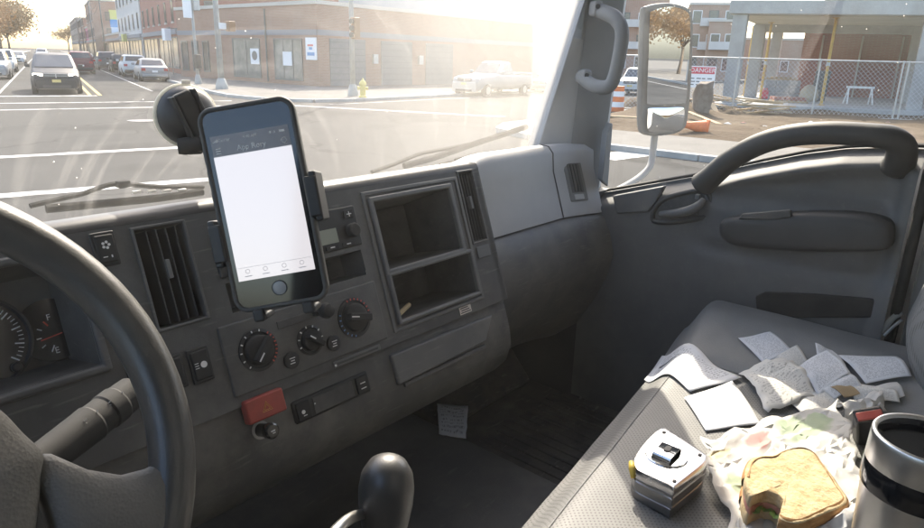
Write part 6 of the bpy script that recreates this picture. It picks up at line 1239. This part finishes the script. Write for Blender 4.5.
for k in range(46):
    px = random.uniform(640, 900); py = random.uniform(116, 132); f_ = at(px, py, Z=G+0.27)
    if f_.x < 19.6 or f_.x > 30: continue
    r_ = random.uniform(0.05, 0.13); bm = bmesh.new(); bmesh.ops.create_icosphere(bm, subdivisions=1, radius=r_); off = Vector((k*3.1, 0, 0)); m = MB()
    m.add([Vector((v_.co.x*1.3, v_.co.y, v_.co.z*0.7))*(1+0.5*noise.noise(v_.co*9+off)) for v_ in bm.verts], [[q.index for q in f2.verts] for f2 in bm.faces], zrot(f_-Vector((0, 0, 0.04)), random.random()*6)); bm.free()
    o = m.build('rubble_lump', random.choice(['concrete', 'brick_old', 'dirt', 'dirt'])); o['_r'] = 1
rub = [o for o in col.objects if o.name.startswith('rubble_lump')]
for o in rub:
    del o['_r']; tag(o, 'lump of rubble lying in the dirt before the fence', 'rubble', 'rubble lumps in the dirt')

# timber and spoil heaped round the frame
for k, (px, py, yaw, lab) in enumerate(((664, 112, 0.6, 'untidy heap of boards behind the truck mirror'), (712, 108, 1.9, 'heap of pale timber left of the corner column'), (760, 113, 2.6, 'scattered boards at the foot of the second column'))):
    f_ = at(px, py, Z=G+0.30); s = thing('timber_heap', lab, 'timber', tuple(f_), 'timber heaps on the site')
    for j in range(9):
        m = MB(); m.box((0, 0, 0), (random.uniform(1.0, 2.4), random.uniform(0.1, 0.22), 0.05), zrot(f_+Vector((random.uniform(-.5, .5), random.uniform(-.5, .5), 0.06*j)), yaw+random.uniform(-0.7, 0.7)) @ Matrix.Rotation(random.uniform(-.15, .15), 4, 'Y')); m.build('board', 'timber' if j % 3 else 'concrete_tan', s)
for k, (px, py, r_, lab) in enumerate(((690, 110, 1.1, 'brown spoil heap beside the stump'), (652, 106, 1.4, 'reddish earth heap seen left of the mirror'), (728, 116, 0.8, 'low earth heap before the corner column'))):
    f_ = at(px, py, Z=G+0.2); m = MB(); off = Vector((k*5.0, 0, 0))
    m.grid(lambda u, v: f_+Vector((r_*v*math.cos(6.2832*u), r_*v*math.sin(6.2832*u), -0.15+0.42*r_*(1-v*v)*(1+v*v)*(1+0.5*noise.noise(Vector((math.cos(6.2832*u)*v*2.2, math.sin(6.2832*u)*v*2.2, 0))+off)))), 24, 9, cu=True); tag(m.build('earth_heap', 'dirt', smooth='all'), lab, 'heap', 'earth heaps on the site')

# ================================================================== street furniture
def pole(name, label, f_, h, r_, mt_='pole_grey', group=None, lean=0.0):
    s = thing(name, label, 'pole', tuple(f_), group); m = MB(); m.tube([f_, f_+Vector((lean*0.5, 0, h*0.5)), f_+Vector((lean, 0, h))], [r_, r_*0.85, r_*0.65], 12); m.build('shaft', mt_, s, smooth='all'); m = MB(); m.lathe([(r_*2.0, 0), (r_*2.0, 0.15), (r_*1.3, 0.5), (r_*1.05, 0.55)], 14, Matrix.Translation(f_)); m.build('base', mt_, s, smooth=True); return s
f_ = at(353, 96, Z=Zp); p1_ = pole('street_pole', 'pale metal pole standing next to the yellow hydrant', f_, 8.5, 0.13)
sb = MB(); sb.box(f_+Vector((0.0, -0.28, 3.1)), (0.34, 0.3, 0.95)); q = sb.build('signal_head', 'signal_box', p1_, bevel=0.03)
for k in range(3): m = MB(); m.lathe([(0.11, 0), (0.12, 0.12)], 12, Matrix.Translation(f_+Vector((-0.17, -0.28, 2.8+0.3*k))) @ Matrix.Rotation(R(-90), 4, 'Y')); m.build('lens', 'dark_trim', q)
f_ = at(222, 89, Z=Zp); p2_ = pole('street_pole', 'green-grey pole with orange signal box before the brick shop', f_, 9.5, 0.16)
m = MB(); m.box(f_+Vector((0.55, -0.35, 3.15)), (0.38, 0.36, 0.5)); m.build('signal_head', 'signal_box', p2_, bevel=0.03); m = MB(); m.box(f_+Vector((0.25, -0.15, 3.15)), (0.5, 0.25, 0.3)); m.build('signal_arm', 'sign_white', p2_)
f_ = st(43.5, 7.6, 0.13); p3_ = pole('signal_pole', 'traffic signal pole with white sign plate at the corner', f_, 5.6, 0.10)
m = MB(); m.box(f_+Vector((-0.35, -0.1, 4.35)), (0.5, 0.06, 1.3)); m.build('sign_plate', 'sign_white', p3_); m = MB(); m.box(f_+Vector((0.2, -0.1, 4.6)), (0.36, 0.3, 0.95)); m.build('signal_head', 'galv', p3_, bevel=0.03); m = MB(); m.box(f_+Vector((0, -0.15, 1.3)), (0.32, 0.28, 0.8)); m.build('control_box', 'dark_trim', p3_, bevel=0.03)
GP = 'slim poles along the right pavement'
for (s, t, h, lab) in ((122, 8.0, 13, 'tall slim pole in front of the mural'), (150, 8.0, 11, 'slim lamp pole just left of the mural'), (190, 8.0, 11, 'slim pole farthest up the street')):
    pole('lamp_pole', lab, st(s, t, 0.13), h, 0.12, 'frame_dark', GP)
for (s, t, z, lab) in ((60, 8.4, 3.2, 'white hanging sign on the red brick building'), (100, 8.9, 3.4, 'yellow-green sign below the mural')):
    o = MB(); o.box(st(s, t, z), (0.5, 0.5, 0.9)); sgx = thing('hanging_sign', lab, 'sign', tuple(st(s, t+0.6, z))); o.build('board', 'sign_white' if s < 80 else 'mural_yellow', sgx); m = MB(); m.tube([st(s, t, z+0.5), st(s, t+1.3, z+0.5)], 0.03, 6); m.build('bracket', 'frame_dark', sgx); m = MB(); m.tube([st(s, t+0.25, 0.13), st(s, t+0.25, z+0.6)], 0.05, 8); m.build('post', 'frame_dark', sgx)
f_ = at(363, 97.5, Z=Zp); hy = thing('fire_hydrant', 'yellow fire hydrant at the kerb by the pole', 'hydrant', tuple(f_)); T_ = Matrix.Translation(f_)
m = MB(); m.lathe([(0.20, 0), (0.20, 0.07), (0.135, 0.09), (0.13, 0.55), (0.18, 0.57), (0.18, 0.62), (0.15, 0.70), (0.08, 0.78), (0.045, 0.80), (0.045, 0.86), (0.01, 0.87)], 20, T_); m.build('barrel', 'hydrant_yellow', hy, smooth=True)
for a in (0, 90, 180): m = MB(); m.lathe([(0.07, 0.10), (0.07, 0.2), (0.085, 0.2), (0.085, 0.25)], 12, T_ @ Matrix.Translation((0, 0, 0.42)) @ Matrix.Rotation(R(a+140), 4, 'Z') @ Matrix.Rotation(R(90), 4, 'Y')); m.build('outlet', 'hydrant_yellow', hy, smooth=True)

# overhead wires strung along the right-hand poles
for k, (z, t_) in enumerate(((10.4, 8.1), (9.6, 8.0), (8.7, 7.9))):
    m = MB(); P = []
    for a, b in ((43.5, 122), (122, 150), (150, 190), (190, 300)):
        P += [st(a+(b-a)*q/6, t_, z-1.1*math.sin(math.pi*q/6)) for q in range(6)]
    m.tube(P, 0.022, 4); o = m.build('overhead_wire', 'frame_dark', smooth='all'); tag(o, ('topmost', 'middle', 'lowest')[k]+' overhead wire along the right side of the street', 'wire', 'overhead wires')
m = MB(); f_ = st(22, 2.2); m.lathe([(0.42, 0.002), (0.42, 0.012), (0.36, 0.014), (0.36, 0.010)], 28, Matrix.Translation(f_)); tag(m.build('manhole_cover', 'dark_trim'), 'round iron manhole cover in the crossing', 'manhole')
# downpipes and meter box on the shop
for y_ in (yat(268, 60), yat(222, 60)):
    m = MB(); m.tube([FW @ Vector((y_, 0.1, 0.08)), FW @ Vector((y_, 4.6, 0.08))], 0.055, 8); m.build('downpipe', 'frame_dark', bld, smooth=True)
for x_ in (4.4, 8.7): m = MB(); m.bb(x_, x_+0.4, 1.4, 2.0, 0.0, 0.18, FS); m.build('meter_box', 'galv', bld)

# ================================================================== trees
def tree(label, f_, h, cr, n, mt_, seed, group='autumn trees lining the street', bare=0.5):
    rnd = random.Random(seed); f_ = Vector(f_); t = thing('street_tree', label, 'tree', tuple(f_), group); m = MB()
    top = f_+Vector((rnd.uniform(-.3, .3), rnd.uniform(-.3, .3), h*0.45)); m.tube([f_, f_.lerp(top, 0.5)+Vector((0.1, 0, 0)), top], [0.03*h, 0.022*h, 0.018*h], 8)
    tips = []
    for k in range(9):
        a = k*2.4+rnd.random(); el = rnd.uniform(0.35, 1.25); L_ = cr*rnd.uniform(0.7, 1.1); e = top+Vector((math.cos(a)*math.cos(el)*L_, math.sin(a)*math.cos(el)*L_, math.sin(el)*L_*h*0.5/cr)); mid = top.lerp(e, 0.5)+Vector((0, 0, 0.1*L_)); m.tube([top-Vector((0, 0, rnd.uniform(0, h*0.12))), mid, e], [0.012*h, 0.008*h, 0.003*h], 5); tips.append((mid, e))
        for j in range(4):
            b0 = mid.lerp(e, rnd.random()); e2 = b0+Vector((rnd.uniform(-1, 1), rnd.uniform(-1, 1), rnd.uniform(-.2, 1)))*cr*0.4; m.tube([b0, e2], [0.004*h, 0.0015*h], 4); tips.append((b0, e2))
    m.build('trunk', 'bark', t, smooth='all'); m = MB()
    for k in range(n):
        a, b = rnd.choice(tips); p = a.lerp(b, rnd.uniform(0.2, 1.1))+Vector((rnd.gauss(0, 1), rnd.gauss(0, 1), rnd.gauss(0, 1)))*cr*0.16; s = rnd.uniform(0.5, 1.2)*0.05*cr
        u = Vector((rnd.gauss(0, 1), rnd.gauss(0, 1), rnd.gauss(0, 1))).normalized(); v = u.orthogonal().normalized(); m.add([p-u*s, p+v*s*0.6, p+u*s, p-v*s*0.6], [(0, 1, 2, 3)])
    o = m.build('crown', mt_, t, fix=False); return t
for k, (s, t_, h, cr, n, mt_, lab) in enumerate(((66, -7.6, 9.5, 4.6, 900, 'leaf_dull', 'nearest half-bare tree at the top left corner'), (112, -9.4, 9.0, 6.0, 4200, 'leaf_brown', 'brown-leaved tree behind the parked white cars'), (136, -9.4, 9.0, 6.4, 4200, 'leaf_brown', 'second brown tree in the left row'), (165, -9.0, 10, 7.0, 4200, 'leaf_dull', 'dull brown tree in the middle of the left row'), (200, -9.0, 11, 8.0, 4200, 'leaf_brown', 'far brown tree in the left row'), (245, -9.0, 12, 9.0, 4200, 'leaf_dull', 'last hazy tree at the left end of the street'), (300, 7.5, 10, 5.0, 2500, 'leaf_dull', 'hazy bare tree at the far right end'))):
    tree(lab, st(s, t_, 0.13), h, cr, n, mt_, 40+k)
for k, (x, y, h, cr, n, lab) in enumerate(((22, -84, 8, 4.5, 4000, 'half-bare tree first in the row behind the truck'), (27, -92, 9, 5, 4000, 'brown tree second in the row behind the truck'), (19, -100, 9, 5, 4000, 'thin tree third in the row behind the truck'), (35, -104, 10, 6, 4000, 'broad brown tree farthest back behind the truck'))):
    tree(lab, (x, y, G+0.13), h, cr, n, 'leaf_brown', 70+k, 'trees behind the truck')
F = wall_frame((16.6, -60, G+0.13), (0, 1, 0), (-1, 0, 0)); gw = thing('garden_wall', 'low pale wall beside the road behind the truck', 'wall', (16.6, -52, G+0.13))
for k in range(6): m = MB(); m.bb(2+k*2.0, 3.9+k*2.0, 0, 1.5, -0.2, 0, F); m.build('wall_bay', 'brick_tan', gw); m = MB(); m.bb(1.8+k*2.0, 2.2+k*2.0, 0, 1.75, -0.25, 0.05, F); m.build('pier', 'stone_trim', gw)

# ------------------------------------------------------------------ thin haze added inside the cab, lifting its shadows like lens glare
hm = bpy.data.materials.new('cab_haze'); hm.use_nodes = True; t = hm.node_tree; t.nodes.clear(); o_ = t.nodes.new('ShaderNodeOutputMaterial'); v_ = t.nodes.new('ShaderNodeVolumePrincipled')
v_.inputs['Color'].default_value = (0.95, 0.92, 0.86, 1); v_.inputs['Density'].default_value = 0.013; v_.inputs['Anisotropy'].default_value = 0.45; t.links.new(v_.outputs[0], o_.inputs['Volume'])
m = MB(); m.loft([[Vector((x, y, z)) for y, z in ((-0.70, -0.89), (1.10, -0.89), (1.10, -0.33), (0.935, -0.235), (0.705, 0.55), (-0.70, 0.55))] for x in (-0.47, 1.452)]); tag(m.build('haze', hm), 'thin haze added inside the cab to imitate lens glare', 'haze', kind='stuff')

# ------------------------------------------------------------------ raise everything so that the road is z = 0
for o in list(col.objects):
    if o.parent is None: o.location.z += LIFT
